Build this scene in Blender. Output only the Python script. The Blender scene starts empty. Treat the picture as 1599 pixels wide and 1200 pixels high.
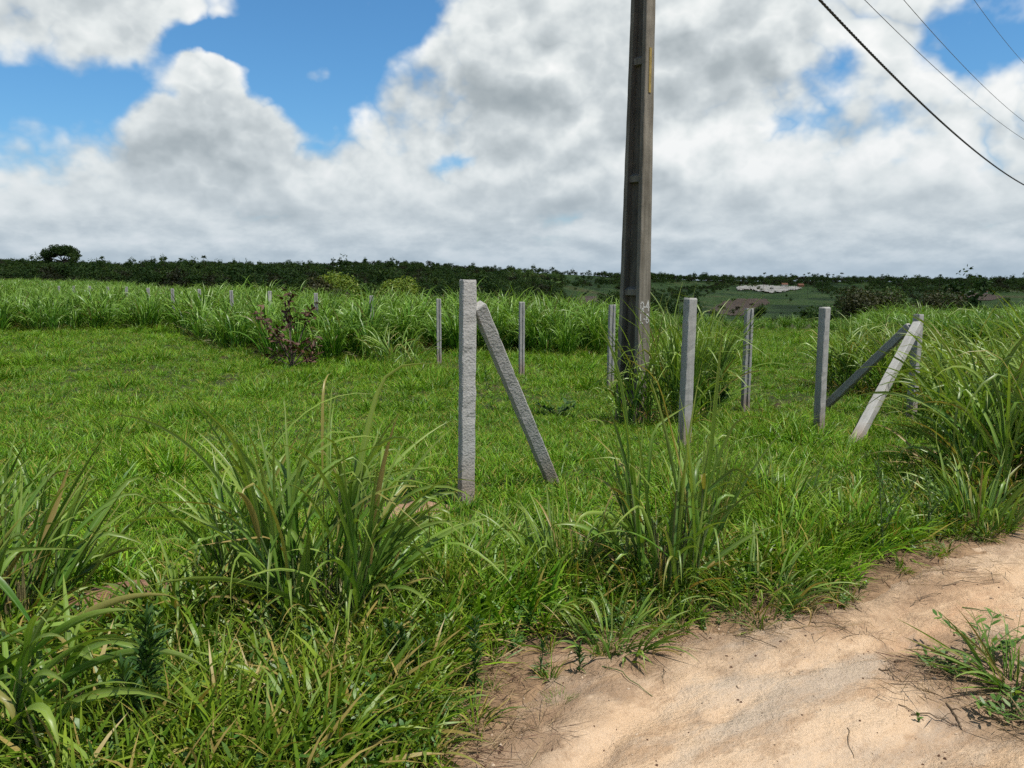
import bpy, math, random
import numpy as np
from mathutils import Vector, Matrix, Euler

R = math.radians
rng = np.random.default_rng(7)
random.seed(7)
SC = bpy.context.scene
COL = SC.collection

# ------------------------------------------------------------------ camera model (used to lay things out in metres)
EYE = 1.6
FOC = 1250.0          # focal length of the photograph in its own pixels (1599 wide)
PITCH = R(7.5)
CP, SP = math.cos(PITCH), math.sin(PITCH)


def ray(px, py):
    """photo pixel -> world direction with unit forward (y) component"""
    a = (np.asarray(px, float) - 799.5) / FOC
    b = (600.0 - np.asarray(py, float)) / FOC
    y = CP + b * SP
    z = b * CP - SP
    return a / y, z / y          # x/y, z/y


def project(x, y, z):
    dz = z - EYE
    f = y * CP - dz * SP
    u = y * SP + dz * CP
    f = np.where(f < 1e-3, 1e-3, f)
    return 799.5 + FOC * x / f, 600.0 - FOC * u / f


# ------------------------------------------------------------------ numeric helpers
def sstep(a, b, x):
    t = np.clip((np.asarray(x, float) - a) / (b - a), 0, 1)
    return t * t * (3 - 2 * t)


_P = np.random.default_rng(3).random((256, 256))


def vnoise(x, y):
    x = np.asarray(x, float); y = np.asarray(y, float)
    xi = np.floor(x).astype(int); yi = np.floor(y).astype(int)
    fx = x - xi; fy = y - yi
    fx = fx * fx * (3 - 2 * fx); fy = fy * fy * (3 - 2 * fy)
    a = _P[xi & 255, yi & 255]; b = _P[(xi + 1) & 255, yi & 255]
    c = _P[xi & 255, (yi + 1) & 255]; d = _P[(xi + 1) & 255, (yi + 1) & 255]
    return (a * (1 - fx) + b * fx) * (1 - fy) + (c * (1 - fx) + d * fx) * fy


def fbm(x, y, o=4):
    s = 0; a = 0.5; n = 0
    for k in range(o):
        s = s + a * vnoise(x * 2 ** k + 17.3 * k, y * 2 ** k + 5.1 * k); n += a; a *= 0.5
    return s / n


# ------------------------------------------------------------------ terrain
SKX = np.array([-700, 0, 120, 300, 500, 600, 700, 900, 1050, 1200, 1400, 1599, 2300], float)
SKY = np.array([412, 412, 416, 416, 417, 415, 420, 428, 437, 440, 441, 442, 442], float)
RGX = np.array([-700, 0, 300, 700, 1050, 1200, 1599, 2300], float)
RGR = np.array([900, 900, 1000, 1200, 1700, 1900, 2100, 2100], float)
E0X = np.array([-700, 0, 400, 800, 1000, 1200, 1599, 2300], float)
E0Y = np.array([455, 455, 470, 485, 515, 525, 535, 535], float)
EDX = np.array([-700, 0, 200, 300, 420, 560, 950, 1010, 1060, 1320, 1380, 1599, 2300], float)
EDR = np.array([115, 112, 84, 60, 40, 27, 27, 27, 24, 24, 19, 17, 17], float)

# road edge: photo pixels -> ground plane
_edge_px = [(560, 1330), (690, 1195), (790, 1085), (880, 1030), (1000, 1000), (1130, 985), (1250, 968), (1330, 935), (1400, 893), (1500, 852), (1599, 822)]
_ex, _ev = [], []
for _a, _b in _edge_px:
    _x, _z = ray(_a, _b)
    _y = -EYE / _z
    _x = _x * _y
    _ex.append(0.8 * _x + 0.6 * _y); _ev.append(0.6 * _x - 0.8 * _y)
_ex = [_ex[0] - 30] + _ex + [_ex[-1] + 60]
_ev = [_ev[0] + 3.0] + _ev + [_ev[-1] - 2.5]


def road_sd(x, y):
    """distance inside the dirt road (positive on the road)"""
    u = 0.8 * x + 0.6 * y
    v = 0.6 * x - 0.8 * y
    e = np.interp(u, _ex, _ev)
    e = e + 0.34 * (fbm(u * 1.8, v * 1.2, 3) - 0.5) + 0.16 * (fbm(u * 9, v * 5 + 9, 2) - 0.5)
    return v - e


def base_h(x, y):
    """smooth field level"""
    h = -0.35 * sstep(4.2, 12.0, y * 0.9 + x * 0.15)
    h = h - 0.75 * sstep(13, 42, y) * sstep(-6, 12, x)
    h = h + 1.15 * sstep(28, 105, y) * sstep(5, -45, x)
    return h


def ground(x, y, detail=True):
    x = np.asarray(x, float); y = np.asarray(y, float)
    r = np.hypot(x, y)
    h = base_h(x, y)
    if detail:
        n = 0.10 * (fbm(x * 0.45, y * 0.45, 3) - 0.5) + 0.05 * (fbm(x * 2.1, y * 2.1, 3) - 0.5)
        h = h + n * sstep(0.3, 4, r)
    # far hills
    yy = np.where(y > 0.05, y, 0.05)
    px = np.clip(799.5 + FOC * x / (yy * CP + 0.0001) * 1.0, -700, 2300)
    px = np.where(y > 0.05, px, np.where(x < 0, -700, 2300))
    ez = ray(px, np.interp(px, SKX, SKY))[1]
    e0 = ray(px, np.interp(px, E0X, E0Y))[1]
    Rr = np.interp(px, RGX, RGR)
    re = np.interp(px, EDX, EDR)
    s = np.clip((r - 240) / (Rr - 240), 0, 1)
    e = e0 + (ez - e0) * (s ** 0.85)
    dd = np.where(y > 0.05, np.maximum(y, r * 0.35), r)     # forward distance
    zf = EYE + dd * e
    zf = zf + (fbm(x * 0.006 + 3, y * 0.006, 3) - 0.5) * 14 * sstep(260, 500, r) * (1 - 0.6 * sstep(0.75, 1.0, s))
    zf = np.where(r > Rr, zf - (r - Rr) * 0.03, zf)
    w = sstep(re, re + 95, r)
    z = h * (1 - w) + zf * w
    # back of the camera: stay level with the field
    wb = sstep(0.0, -0.35, y / np.maximum(r, 0.01))
    z = z * (1 - wb) + h * wb
    return z


def ground_surf(x, y):
    sd = road_sd(x, y)
    return ground(x, y) - 0.10 * sstep(0.0, 0.4, sd)


def gz(x, y):
    return float(ground_surf(np.array([x]), np.array([y]))[0])


def hit(px, py, r0=1.5, r1=5000):
    """photo pixel -> point on the terrain"""
    ax, az = ray(px, py)
    ys = np.geomspace(r0, r1, 4000)
    z = ground_surf(ax * ys, ys)
    d = EYE + az * ys - z
    k = np.argmax(d <= 0)
    if d[k] > 0:
        return None
    y = ys[k]
    if k > 0:
        t = d[k - 1] / (d[k - 1] - d[k]); y = ys[k - 1] + t * (ys[k] - ys[k - 1])
    return float(ax * y), float(y), gz(ax * y, y)


def at(px, py, y):
    """photo pixel at forward distance y"""
    ax, az = ray(px, py)
    return float(ax * y), float(y), float(EYE + az * y)


# ------------------------------------------------------------------ object helpers
def tag(o, label=None, cat=None, group=None, kind=None):
    if label: o['label'] = label
    if cat: o['category'] = cat
    if group: o['group'] = group
    if kind: o['kind'] = kind
    return o


def empty(name, loc, rz=0.0):
    o = bpy.data.objects.new(name, None)
    o.empty_display_size = 0.2
    COL.objects.link(o)
    o.location = loc; o.rotation_euler = (0, 0, rz)
    return o


def link(name, me, parent=None, loc=None, link_it=True):
    o = bpy.data.objects.new(name, me)
    if link_it: COL.objects.link(o)
    if parent is not None: o.parent = parent
    if loc is not None: o.location = loc
    return o


class MB:
    """mesh collector"""
    def __init__(s):
        s.v = []; s.f = []; s.n = 0; s.c = []

    def add(s, v, f, c=(0.5, 0.5, 0)):
        v = np.asarray(v, float)
        s.v.append(v); s.f += [tuple(i + s.n for i in q) for q in f]; s.n += len(v)
        c = np.asarray(c, float)
        s.c.append(np.tile(c, (len(v), 1)) if c.ndim == 1 else c)

    def box(s, lo, hi, M=None, c=(0.5, 0.5, 0)):
        x0, y0, z0 = lo; x1, y1, z1 = hi
        v = np.array([(x0, y0, z0), (x1, y0, z0), (x1, y1, z0), (x0, y1, z0), (x0, y0, z1), (x1, y0, z1), (x1, y1, z1), (x0, y1, z1)], float)
        if M is not None: v = np.array([tuple(M @ Vector(p)) for p in v])
        s.add(v, [(3, 2, 1, 0), (4, 5, 6, 7), (0, 1, 5, 4), (1, 2, 6, 5), (2, 3, 7, 6), (3, 0, 4, 7)], c)

    def tube(s, pts, rad, sides=8, cap=True, c=(0.5, 0.5, 0)):
        pts = np.asarray(pts, float); n = len(pts)
        rad = np.broadcast_to(np.asarray(rad, float), (n,))
        T = np.gradient(pts, axis=0); T /= np.linalg.norm(T, axis=1)[:, None] + 1e-9
        ref = np.array([0.31, 0.87, 0.13]) if abs(T[0][2]) > 0.8 else np.array([0, 0, 1.0])
        V = []
        for k in range(n):
            a = np.cross(T[k], ref); a /= np.linalg.norm(a) + 1e-9
            b = np.cross(T[k], a)
            for j in range(sides):
                t = 2 * math.pi * j / sides
                V.append(pts[k] + rad[k] * (math.cos(t) * a + math.sin(t) * b))
        F = []
        for k in range(n - 1):
            for j in range(sides):
                j2 = (j + 1) % sides
                F.append((k * sides + j, k * sides + j2, (k + 1) * sides + j2, (k + 1) * sides + j))
        if cap:
            F.append(tuple(range(sides))[::-1]); F.append(tuple((n - 1) * sides + j for j in range(sides)))
        s.add(V, F, c)

    def mesh(s, name, mat, smooth=False):
        me = bpy.data.meshes.new(name)
        v = np.concatenate(s.v)
        me.from_pydata(v.tolist(), [], s.f)
        a = me.attributes.new('lf', 'FLOAT_COLOR', 'POINT')
        c = np.concatenate([np.concatenate(s.c), np.ones((len(v), 1))], 1).astype(np.float32)
        a.data.foreach_set('color', c.ravel())
        if smooth:
            me.polygons.foreach_set('use_smooth', np.ones(len(me.polygons), bool))
        me.materials.append(mat)
        me.update()
        return me

    def build(s, name, mat, parent=None, loc=None, smooth=False):
        return link(name, s.mesh(name, mat, smooth), parent, loc)


def quad_mesh(name, verts, quads, mat, col=None, uv=None, smooth=True):
    """fast numpy mesh of quads"""
    me = bpy.data.meshes.new(name)
    verts = np.asarray(verts, np.float32); quads = np.asarray(quads, np.int32)
    nq = len(quads)
    me.vertices.add(len(verts)); me.vertices.foreach_set('co', verts.ravel())
    me.loops.add(nq * 4); me.loops.foreach_set('vertex_index', quads.ravel())
    me.polygons.add(nq)
    me.polygons.foreach_set('loop_start', np.arange(0, nq * 4, 4, dtype=np.int32))
    if smooth: me.polygons.foreach_set('use_smooth', np.ones(nq, bool))
    if col is not None:
        a = me.attributes.new('lf', 'FLOAT_COLOR', 'POINT')
        c = np.ones((len(verts), 4), np.float32); c[:, :3] = col
        a.data.foreach_set('color', c.ravel())
    if uv is not None:
        u = me.uv_layers.new(name='UVMap')
        u.data.foreach_set('uv', np.asarray(uv, np.float32)[quads.ravel()].ravel())
    me.materials.append(mat)
    me.update(calc_edges=True)
    me.validate()
    return me


# ------------------------------------------------------------------ materials
def nodes_of(name):
    m = bpy.data.materials.new(name); m.use_nodes = True
    nt = m.node_tree
    b = nt.nodes['Principled BSDF']
    return m, nt, b


def N(nt, t, **kw):
    n = nt.nodes.new(t)
    for k, v in kw.items():
        setattr(n, k, v)
    return n


def ramp(nt, fac, stops):
    r = N(nt, 'ShaderNodeValToRGB')
    e = r.color_ramp.elements
    while len(e) < len(stops): e.new(0.5)
    for i, (p, c) in enumerate(stops):
        e[i].position = p; e[i].color = (*c, 1)
    nt.links.new(fac, r.inputs[0])
    return r.outputs[0]


def mixc(nt, fac, a, b, mode='MIX'):
    m = N(nt, 'ShaderNodeMix', data_type='RGBA', blend_type=mode)
    for s, v in ((m.inputs[0], fac), (m.inputs[6], a), (m.inputs[7], b)):
        if hasattr(v, 'is_linked'): nt.links.new(v, s)
        elif isinstance(v, (int, float)): s.default_value = v
        else: s.default_value = (*v, 1)
    return m.outputs[2]


def mth(nt, op, a, b=None, c=None, clamp=False):
    n = N(nt, 'ShaderNodeMath', operation=op); n.use_clamp = clamp
    for i, v in enumerate((a, b, c)):
        if v is None: continue
        if hasattr(v, 'is_linked'): nt.links.new(v, n.inputs[i])
        else: n.inputs[i].default_value = v
    return n.outputs[0]


def noise(nt, vec, scale, detail=4, rough=0.55, dist=0.0):
    n = N(nt, 'ShaderNodeTexNoise'); n.inputs['Scale'].default_value = scale
    n.inputs['Detail'].default_value = detail; n.inputs['Roughness'].default_value = rough
    n.inputs['Distortion'].default_value = dist
    if vec is not None: nt.links.new(vec, n.inputs['Vector'])
    return n.outputs[0]


def bump(nt, h, strength, dist):
    b = N(nt, 'ShaderNodeBump'); b.inputs['Strength'].default_value = strength; b.inputs['Distance'].default_value = dist
    nt.links.new(h, b.inputs['Height'])
    return b.outputs[0]


def leaf_mat(name, greens, dry=(0.36, 0.25, 0.10), tip=(0.22, 0.23, 0.05), rough=0.42, spec=0.38, trans=0.27, midrib=False, patch=0.0, pscale=0.55):
    """greens: 3 base colours picked by the blade's own random value; lf = (random, along, dryness)"""
    m, nt, b = nodes_of(name)
    at_ = N(nt, 'ShaderNodeAttribute', attribute_name='lf')
    sp = N(nt, 'ShaderNodeSeparateColor'); nt.links.new(at_.outputs['Color'], sp.inputs[0])
    oi = N(nt, 'ShaderNodeObjectInfo')
    rnd = mth(nt, 'FRACT', mth(nt, 'ADD', sp.outputs[0], mth(nt, 'MULTIPLY', oi.outputs['Random'], 0.37)))
    col = ramp(nt, rnd, [(0.0, greens[0]), (0.5, greens[1]), (1.0, greens[2])])
    if patch > 0:
        g = N(nt, 'ShaderNodeNewGeometry')
        pn = noise(nt, g.outputs['Position'], pscale, 3, 0.6)
        pr = ramp(nt, pn, [(0.34, (0.55, 0.72, 0.55)), (0.5, (1, 1, 1)), (0.66, (1.34, 1.20, 0.95))])
        col = mixc(nt, patch, col, mixc(nt, 1.0, col, pr, 'MULTIPLY'))
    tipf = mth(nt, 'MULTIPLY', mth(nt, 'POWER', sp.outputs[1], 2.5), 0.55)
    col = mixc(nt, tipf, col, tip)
    if midrib:
        uv = N(nt, 'ShaderNodeUVMap'); su = N(nt, 'ShaderNodeSeparateXYZ'); nt.links.new(uv.outputs[0], su.inputs[0])
        c = mth(nt, 'ABSOLUTE', mth(nt, 'SUBTRACT', su.outputs[0], 0.5))
        rib = mth(nt, 'SUBTRACT', 1.0, mth(nt, 'MULTIPLY', c, 9.0), clamp=True)
        col = mixc(nt, mth(nt, 'MULTIPLY', rib, 0.5), col, (0.22, 0.30, 0.12))
        # dry, browned margins near the tip of some blades
        st = noise(nt, uv.outputs[0], 9.0, 3, 0.6)
        col = mixc(nt, mth(nt, 'MULTIPLY', mth(nt, 'MULTIPLY', sp.outputs[1], st), 0.35), col, (0.30, 0.27, 0.09))
    col = mixc(nt, sp.outputs[2], col, dry)
    nt.links.new(col, b.inputs['Base Color'])
    b.inputs['Roughness'].default_value = rough
    b.inputs['Specular IOR Level'].default_value = spec
    tr = N(nt, 'ShaderNodeBsdfTranslucent')
    tc = mixc(nt, 1.0, col, (1.3, 1.35, 0.45), 'MULTIPLY')
    nt.links.new(tc, tr.inputs[0])
    mx = N(nt, 'ShaderNodeMixShader'); mx.inputs[0].default_value = trans
    nt.links.new(b.outputs[0], mx.inputs[1]); nt.links.new(tr.outputs[0], mx.inputs[2])
    nt.links.new(mx.outputs[0], nt.nodes['Material Output'].inputs[0])
    return m


MAT = {}
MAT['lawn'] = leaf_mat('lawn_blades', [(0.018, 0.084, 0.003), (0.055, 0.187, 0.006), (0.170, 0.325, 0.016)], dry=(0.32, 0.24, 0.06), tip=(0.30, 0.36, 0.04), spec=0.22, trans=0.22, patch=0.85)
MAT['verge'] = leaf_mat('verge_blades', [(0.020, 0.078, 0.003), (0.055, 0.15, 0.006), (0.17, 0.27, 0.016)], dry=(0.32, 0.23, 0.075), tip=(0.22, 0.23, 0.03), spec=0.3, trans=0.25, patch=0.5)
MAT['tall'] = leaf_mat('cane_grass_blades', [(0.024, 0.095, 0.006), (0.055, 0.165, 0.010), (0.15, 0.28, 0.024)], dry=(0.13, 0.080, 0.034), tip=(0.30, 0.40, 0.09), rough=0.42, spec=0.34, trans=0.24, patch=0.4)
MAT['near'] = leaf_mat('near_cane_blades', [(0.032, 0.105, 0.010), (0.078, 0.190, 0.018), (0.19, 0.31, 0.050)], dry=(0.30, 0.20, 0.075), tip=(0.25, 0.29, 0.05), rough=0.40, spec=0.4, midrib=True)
MAT['weed'] = leaf_mat('dark_weed_leaves', [(0.022, 0.065, 0.012), (0.036, 0.09, 0.014), (0.065, 0.125, 0.018)], tip=(0.05, 0.11, 0.03), rough=0.5, trans=0.28)
MAT['herb'] = leaf_mat('broad_herb_leaves', [(0.045, 0.12, 0.02), (0.08, 0.17, 0.03), (0.14, 0.22, 0.04)], tip=(0.11, 0.19, 0.04), rough=0.45)
MAT['straw'] = leaf_mat('straw', [(0.15, 0.095, 0.05), (0.27, 0.19, 0.10), (0.07, 0.04, 0.024)], tip=(0.34, 0.24, 0.13), rough=0.6, spec=0.25, trans=0.12)
MAT['deadleaf'] = leaf_mat('dead_brown_leaves', [(0.035, 0.018, 0.012), (0.065, 0.032, 0.022), (0.12, 0.06, 0.042)], tip=(0.09, 0.05, 0.03), rough=0.6, spec=0.2, trans=0.1)
MAT['tree'] = leaf_mat('tree_leaves', [(0.030, 0.060, 0.016), (0.045, 0.085, 0.02), (0.075, 0.115, 0.026)], tip=(0.04, 0.075, 0.02), rough=0.6, spec=0.15, trans=0.2, patch=1.0, pscale=0.017)
MAT['treeyel'] = leaf_mat('yellow_green_leaves', [(0.05, 0.095, 0.008), (0.09, 0.145, 0.011), (0.16, 0.195, 0.016)], tip=(0.11, 0.13, 0.02), rough=0.55, spec=0.3, trans=0.25)
MAT['treeol'] = leaf_mat('olive_brown_leaves', [(0.016, 0.022, 0.006), (0.028, 0.032, 0.008), (0.046, 0.045, 0.012)], tip=(0.05, 0.05, 0.015), rough=0.6, spec=0.25, trans=0.2)


def simple_mat(name, c1, c2, scale, rough=0.85, bstr=0.3, bdist=0.01, detail=6, spec=0.3):
    m, nt, b = nodes_of(name)
    tc = N(nt, 'ShaderNodeTexCoord')
    n = noise(nt, tc.outputs['Object'], scale, detail, 0.6)
    nt.links.new(ramp(nt, n, [(0.3, c1), (0.7, c2)]), b.inputs['Base Color'])
    b.inputs['Roughness'].default_value = rough
    b.inputs['Specular IOR Level'].default_value = spec
    n2 = noise(nt, tc.outputs['Object'], scale * 4, 4, 0.6)
    nt.links.new(bump(nt, n2, bstr, bdist), b.inputs['Normal'])
    return m


MAT['bark'] = simple_mat('bark', (0.05, 0.04, 0.03), (0.13, 0.10, 0.075), 6, bstr=0.6, bdist=0.03)
MAT['twig'] = simple_mat('twig_bark', (0.07, 0.05, 0.03), (0.17, 0.12, 0.075), 30)
MAT['stem'] = simple_mat('green_stem', (0.05, 0.09, 0.025), (0.10, 0.13, 0.04), 30, rough=0.6)
MAT['culm'] = simple_mat('brown_culm', (0.09, 0.07, 0.03), (0.20, 0.18, 0.08), 30, rough=0.65)
MAT['dirt'] = simple_mat('loose_dirt', (0.24, 0.14, 0.085), (0.42, 0.27, 0.17), 14, rough=0.95, bstr=0.9, bdist=0.03)
MAT['reddirt'] = simple_mat('reddish_dirt', (0.16, 0.08, 0.05), (0.30, 0.17, 0.11), 14, rough=0.95, bstr=0.9, bdist=0.03)
MAT['wire'] = simple_mat('black_cable', (0.012, 0.012, 0.013), (0.025, 0.025, 0.028), 20, rough=0.5, bstr=0.1)
MAT['steel'] = simple_mat('aluminium_wire', (0.10, 0.10, 0.11), (0.18, 0.18, 0.19), 20, rough=0.45, bstr=0.1)
MAT['yellow'] = simple_mat('yellow_paint', (0.19, 0.135, 0.035), (0.30, 0.22, 0.065), 25, rough=0.55)
MAT['whitepaint'] = simple_mat('white_paint', (0.26, 0.26, 0.245), (0.52, 0.52, 0.50), 45, rough=0.7, bstr=0.5, bdist=0.002)
MAT['wallpale'] = simple_mat('lime_wall', (0.55, 0.52, 0.46), (0.7, 0.68, 0.62), 1.5)
MAT['roof'] = simple_mat('clay_roof', (0.20, 0.09, 0.055), (0.33, 0.16, 0.10), 2.0)
MAT['roofpale'] = simple_mat('fibre_roof', (0.40, 0.38, 0.35), (0.55, 0.52, 0.48), 2.0)
MAT['dark'] = simple_mat('dark_opening', (0.02, 0.02, 0.02), (0.05, 0.045, 0.04), 2.0)
MAT['stone'] = simple_mat('pebbles', (0.30, 0.21, 0.14), (0.60, 0.48, 0.35), 9, rough=0.9)
MAT['porcelain'] = simple_mat('brown_porcelain', (0.10, 0.05, 0.03), (0.14, 0.07, 0.04), 9, rough=0.25)


def concrete_mat(name, c1, c2, relief, stain=0.5, scale=1.0):
    """poured concrete with a trowelled, blistered surface"""
    m, nt, b = nodes_of(name)
    tc = N(nt, 'ShaderNodeTexCoord')
    mp = N(nt, 'ShaderNodeMapping'); mp.inputs['Scale'].default_value = (1, 1, 1.0)
    nt.links.new(tc.outputs['Object'], mp.inputs[0])
    v = mp.outputs[0]
    n1 = noise(nt, v, 3.0 * scale, 6, 0.62)
    n2 = noise(nt, v, 46 * scale, 5, 0.6)
    col = ramp(nt, n1, [(0.28, c1), (0.72, c2)])
    sp = ramp(nt, n2, [(0.30, (0.82, 0.82, 0.82)), (0.5, (1, 1, 1)), (0.75, (1.06, 1.06, 1.05))])
    col = mixc(nt, 0.8, col, sp, 'MULTIPLY')
    mp2 = N(nt, 'ShaderNodeMapping'); mp2.inputs['Scale'].default_value = (9, 9, 0.7)
    nt.links.new(tc.outputs['Object'], mp2.inputs[0])
    st = noise(nt, mp2.outputs[0], 1.6, 5, 0.65)
    col = mixc(nt, stain, col, mixc(nt, 1.0, col, ramp(nt, st, [(0.36, (0.48, 0.46, 0.42)), (0.58, (1, 1, 1))]), 'MULTIPLY'))
    sz_ = N(nt, 'ShaderNodeSeparateXYZ'); nt.links.new(tc.outputs['Object'], sz_.inputs[0])
    spl = mth(nt, 'SUBTRACT', 1.0, mth(nt, 'DIVIDE', mth(nt, 'ADD', sz_.outputs[2], mth(nt, 'MULTIPLY', n1, -0.25)), 0.28), clamp=True)     # soil splashed on the foot
    col = mixc(nt, mth(nt, 'MULTIPLY', spl, 0.6), col, (0.20, 0.13, 0.08))
    blot = ramp(nt, noise(nt, v, 7 * scale, 7, 0.7), [(0.60, (0, 0, 0)), (0.72, (1, 1, 1))])
    col = mixc(nt, mth(nt, 'MULTIPLY', blot, 0.35), col, mixc(nt, 1.0, col, (0.5, 0.48, 0.42), 'MULTIPLY'))
    nt.links.new(col, b.inputs['Base Color'])
    b.inputs['Roughness'].default_value = 0.88
    b.inputs['Specular IOR Level'].default_value = 0.25
    vo = N(nt, 'ShaderNodeTexVoronoi', feature='SMOOTH_F1'); vo.inputs['Scale'].default_value = 74 * scale
    wv = N(nt, 'ShaderNodeVectorMath', operation='ADD'); nt.links.new(v, wv.inputs[0])
    nn = N(nt, 'ShaderNodeTexNoise'); nn.inputs['Scale'].default_value = 30 * scale; nt.links.new(v, nn.inputs['Vector'])
    sc_ = N(nt, 'ShaderNodeVectorMath', operation='SCALE'); nt.links.new(nn.outputs['Color'], sc_.inputs[0]); sc_.inputs['Scale'].default_value = 0.03 / scale
    nt.links.new(sc_.outputs[0], wv.inputs[1]); nt.links.new(wv.outputs[0], vo.inputs['Vector'])
    h = mth(nt, 'ADD', mth(nt, 'MULTIPLY', vo.outputs['Distance'], relief), mth(nt, 'MULTIPLY', n2, 0.6))
    nt.links.new(bump(nt, h, 0.42, 0.005), b.inputs['Normal'])
    return m


MAT['conc'] = concrete_mat('rough_concrete', (0.30, 0.295, 0.28), (0.38, 0.372, 0.355), 1.9, 0.2)
MAT['conc_s'] = concrete_mat('cast_concrete', (0.26, 0.257, 0.243), (0.35, 0.345, 0.33), 0.3, 0.4)
MAT['conc_m'] = concrete_mat('shaded_pole_concrete', (0.07, 0.063, 0.05), (0.15, 0.135, 0.108), 0.5, 0.8, 0.8)  # darker pole concrete, paints shade into the recesses
MAT['conc_p'] = concrete_mat('weathered_pole_concrete', (0.115, 0.105, 0.085), (0.22, 0.20, 0.165), 0.5, 0.75, 0.8)


# ground: soil and thatch near, dark scrub and patchy fields far
def ground_mat():
    m, nt, b = nodes_of('field_ground')
    g = N(nt, 'ShaderNodeNewGeometry'); P = g.outputs['Position']
    n1 = noise(nt, P, 1.3, 6, 0.62); n2 = noise(nt, P, 17, 6, 0.65)
    soil = ramp(nt, n2, [(0.3, (0.022, 0.014, 0.009)), (0.55, (0.060, 0.038, 0.023)), (0.75, (0.13, 0.085, 0.05))])
    thatch = ramp(nt, n2, [(0.3, (0.012, 0.020, 0.006)), (0.7, (0.05, 0.062, 0.018))])
    at_ = N(nt, 'ShaderNodeAttribute', attribute_name='lf')
    sp = N(nt, 'ShaderNodeSeparateColor'); nt.links.new(at_.outputs['Color'], sp.inputs[0])
    near = mixc(nt, mth(nt, 'MULTIPLY_ADD', n1, 0.9, mth(nt, 'MULTIPLY', sp.outputs[1], 0.6), clamp=True), thatch, soil)
    near = mixc(nt, sp.outputs[1], thatch, near)
    edge = ramp(nt, n2, [(0.3, (0.13, 0.08, 0.047)), (0.6, (0.30, 0.195, 0.115))])
    near = mixc(nt, mth(nt, 'MULTIPLY', sp.outputs[2], 0.85), near, edge)
    f1 = noise(nt, P, 0.011, 5, 0.6); f2 = noise(nt, P, 0.09, 5, 0.65)
    far = ramp(nt, f1, [(0.36, (0.025, 0.048, 0.014)), (0.47, (0.045, 0.085, 0.020)), (0.56, (0.065, 0.115, 0.028)), (0.66, (0.10, 0.105, 0.042))])
    far = mixc(nt, 0.75, far, mixc(nt, 1.0, far, ramp(nt, f2, [(0.3, (0.5, 0.55, 0.5)), (0.7, (1.25, 1.2, 1.1))]), 'MULTIPLY'))
    col = mixc(nt, sp.outputs[0], near, far)
    nt.links.new(col, b.inputs['Base Color'])
    b.inputs['Roughness'].default_value = 0.95; b.inputs['Specular IOR Level'].default_value = 0.15
    nt.links.new(bump(nt, n2, 0.8, 0.03), b.inputs['Normal'])
    return m


MAT['ground'] = ground_mat()


def road_mat():
    m, nt, b = nodes_of('sandy_road')
    g = N(nt, 'ShaderNodeNewGeometry'); P = g.outputs['Position']
    mr = N(nt, 'ShaderNodeMapping'); mr.inputs['Rotation'].default_value = (0, 0, R(-37)); nt.links.new(P, mr.inputs[0])
    mp = N(nt, 'ShaderNodeMapping'); mp.inputs['Scale'].default_value = (0.42, 1.45, 1)
    nt.links.new(mr.outputs[0], mp.inputs[0])
    V = mp.outputs[0]
    n1 = noise(nt, V, 1.5, 7, 0.66, 0.1); n2 = noise(nt, P, 60, 5, 0.7); mq = N(nt, 'ShaderNodeMapping'); mq.inputs['Scale'].default_value = (0.75, 1.5, 1); nt.links.new(mr.outputs[0], mq.inputs[0])
    n3 = noise(nt, mq.outputs[0], 2.3, 9, 0.74, 0.0)
    n4 = noise(nt, V, 1.3, 7, 0.70, 0.1)
    col = ramp(nt, n1, [(0.30, (0.48, 0.295, 0.175)), (0.45, (0.57, 0.395, 0.25)), (0.60, (0.62, 0.455, 0.31)), (0.8, (0.58, 0.39, 0.235))])
    damp = ramp(nt, n3, [(0.49, (0, 0, 0)), (0.56, (1, 1, 1))])
    col = mixc(nt, mth(nt, 'MULTIPLY', damp, 0.55), col, (0.33, 0.205, 0.12))
    silt = ramp(nt, n4, [(0.52, (0, 0, 0)), (0.62, (1, 1, 1))])
    col = mixc(nt, mth(nt, 'MULTIPLY', silt, 0.7), col, (0.45, 0.37, 0.29))
    col = mixc(nt, 0.7, col, mixc(nt, 1.0, col, ramp(nt, n2, [(0.28, (0.74, 0.70, 0.64)), (0.44, (1, 1, 1)), (0.8, (1.12, 1.12, 1.12))]), 'MULTIPLY'))
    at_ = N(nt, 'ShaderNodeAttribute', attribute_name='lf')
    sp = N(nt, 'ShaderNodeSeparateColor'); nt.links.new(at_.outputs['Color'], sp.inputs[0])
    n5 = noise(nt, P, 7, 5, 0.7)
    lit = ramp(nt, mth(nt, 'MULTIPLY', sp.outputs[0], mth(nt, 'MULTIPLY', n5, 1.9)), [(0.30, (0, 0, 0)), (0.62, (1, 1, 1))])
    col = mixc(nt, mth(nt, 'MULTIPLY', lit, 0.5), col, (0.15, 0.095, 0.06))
    nt.links.new(col, b.inputs['Base Color'])
    b.inputs['Roughness'].default_value = 0.92; b.inputs['Specular IOR Level'].default_value = 0.2
    hh = mth(nt, 'ADD', mth(nt, 'MULTIPLY', noise(nt, P, 13, 9, 0.68), 1.6), mth(nt, 'MULTIPLY', n2, 0.7))
    nt.links.new(bump(nt, hh, 0.9, 0.025), b.inputs['Normal'])
    return m


MAT['road'] = road_mat()


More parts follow.
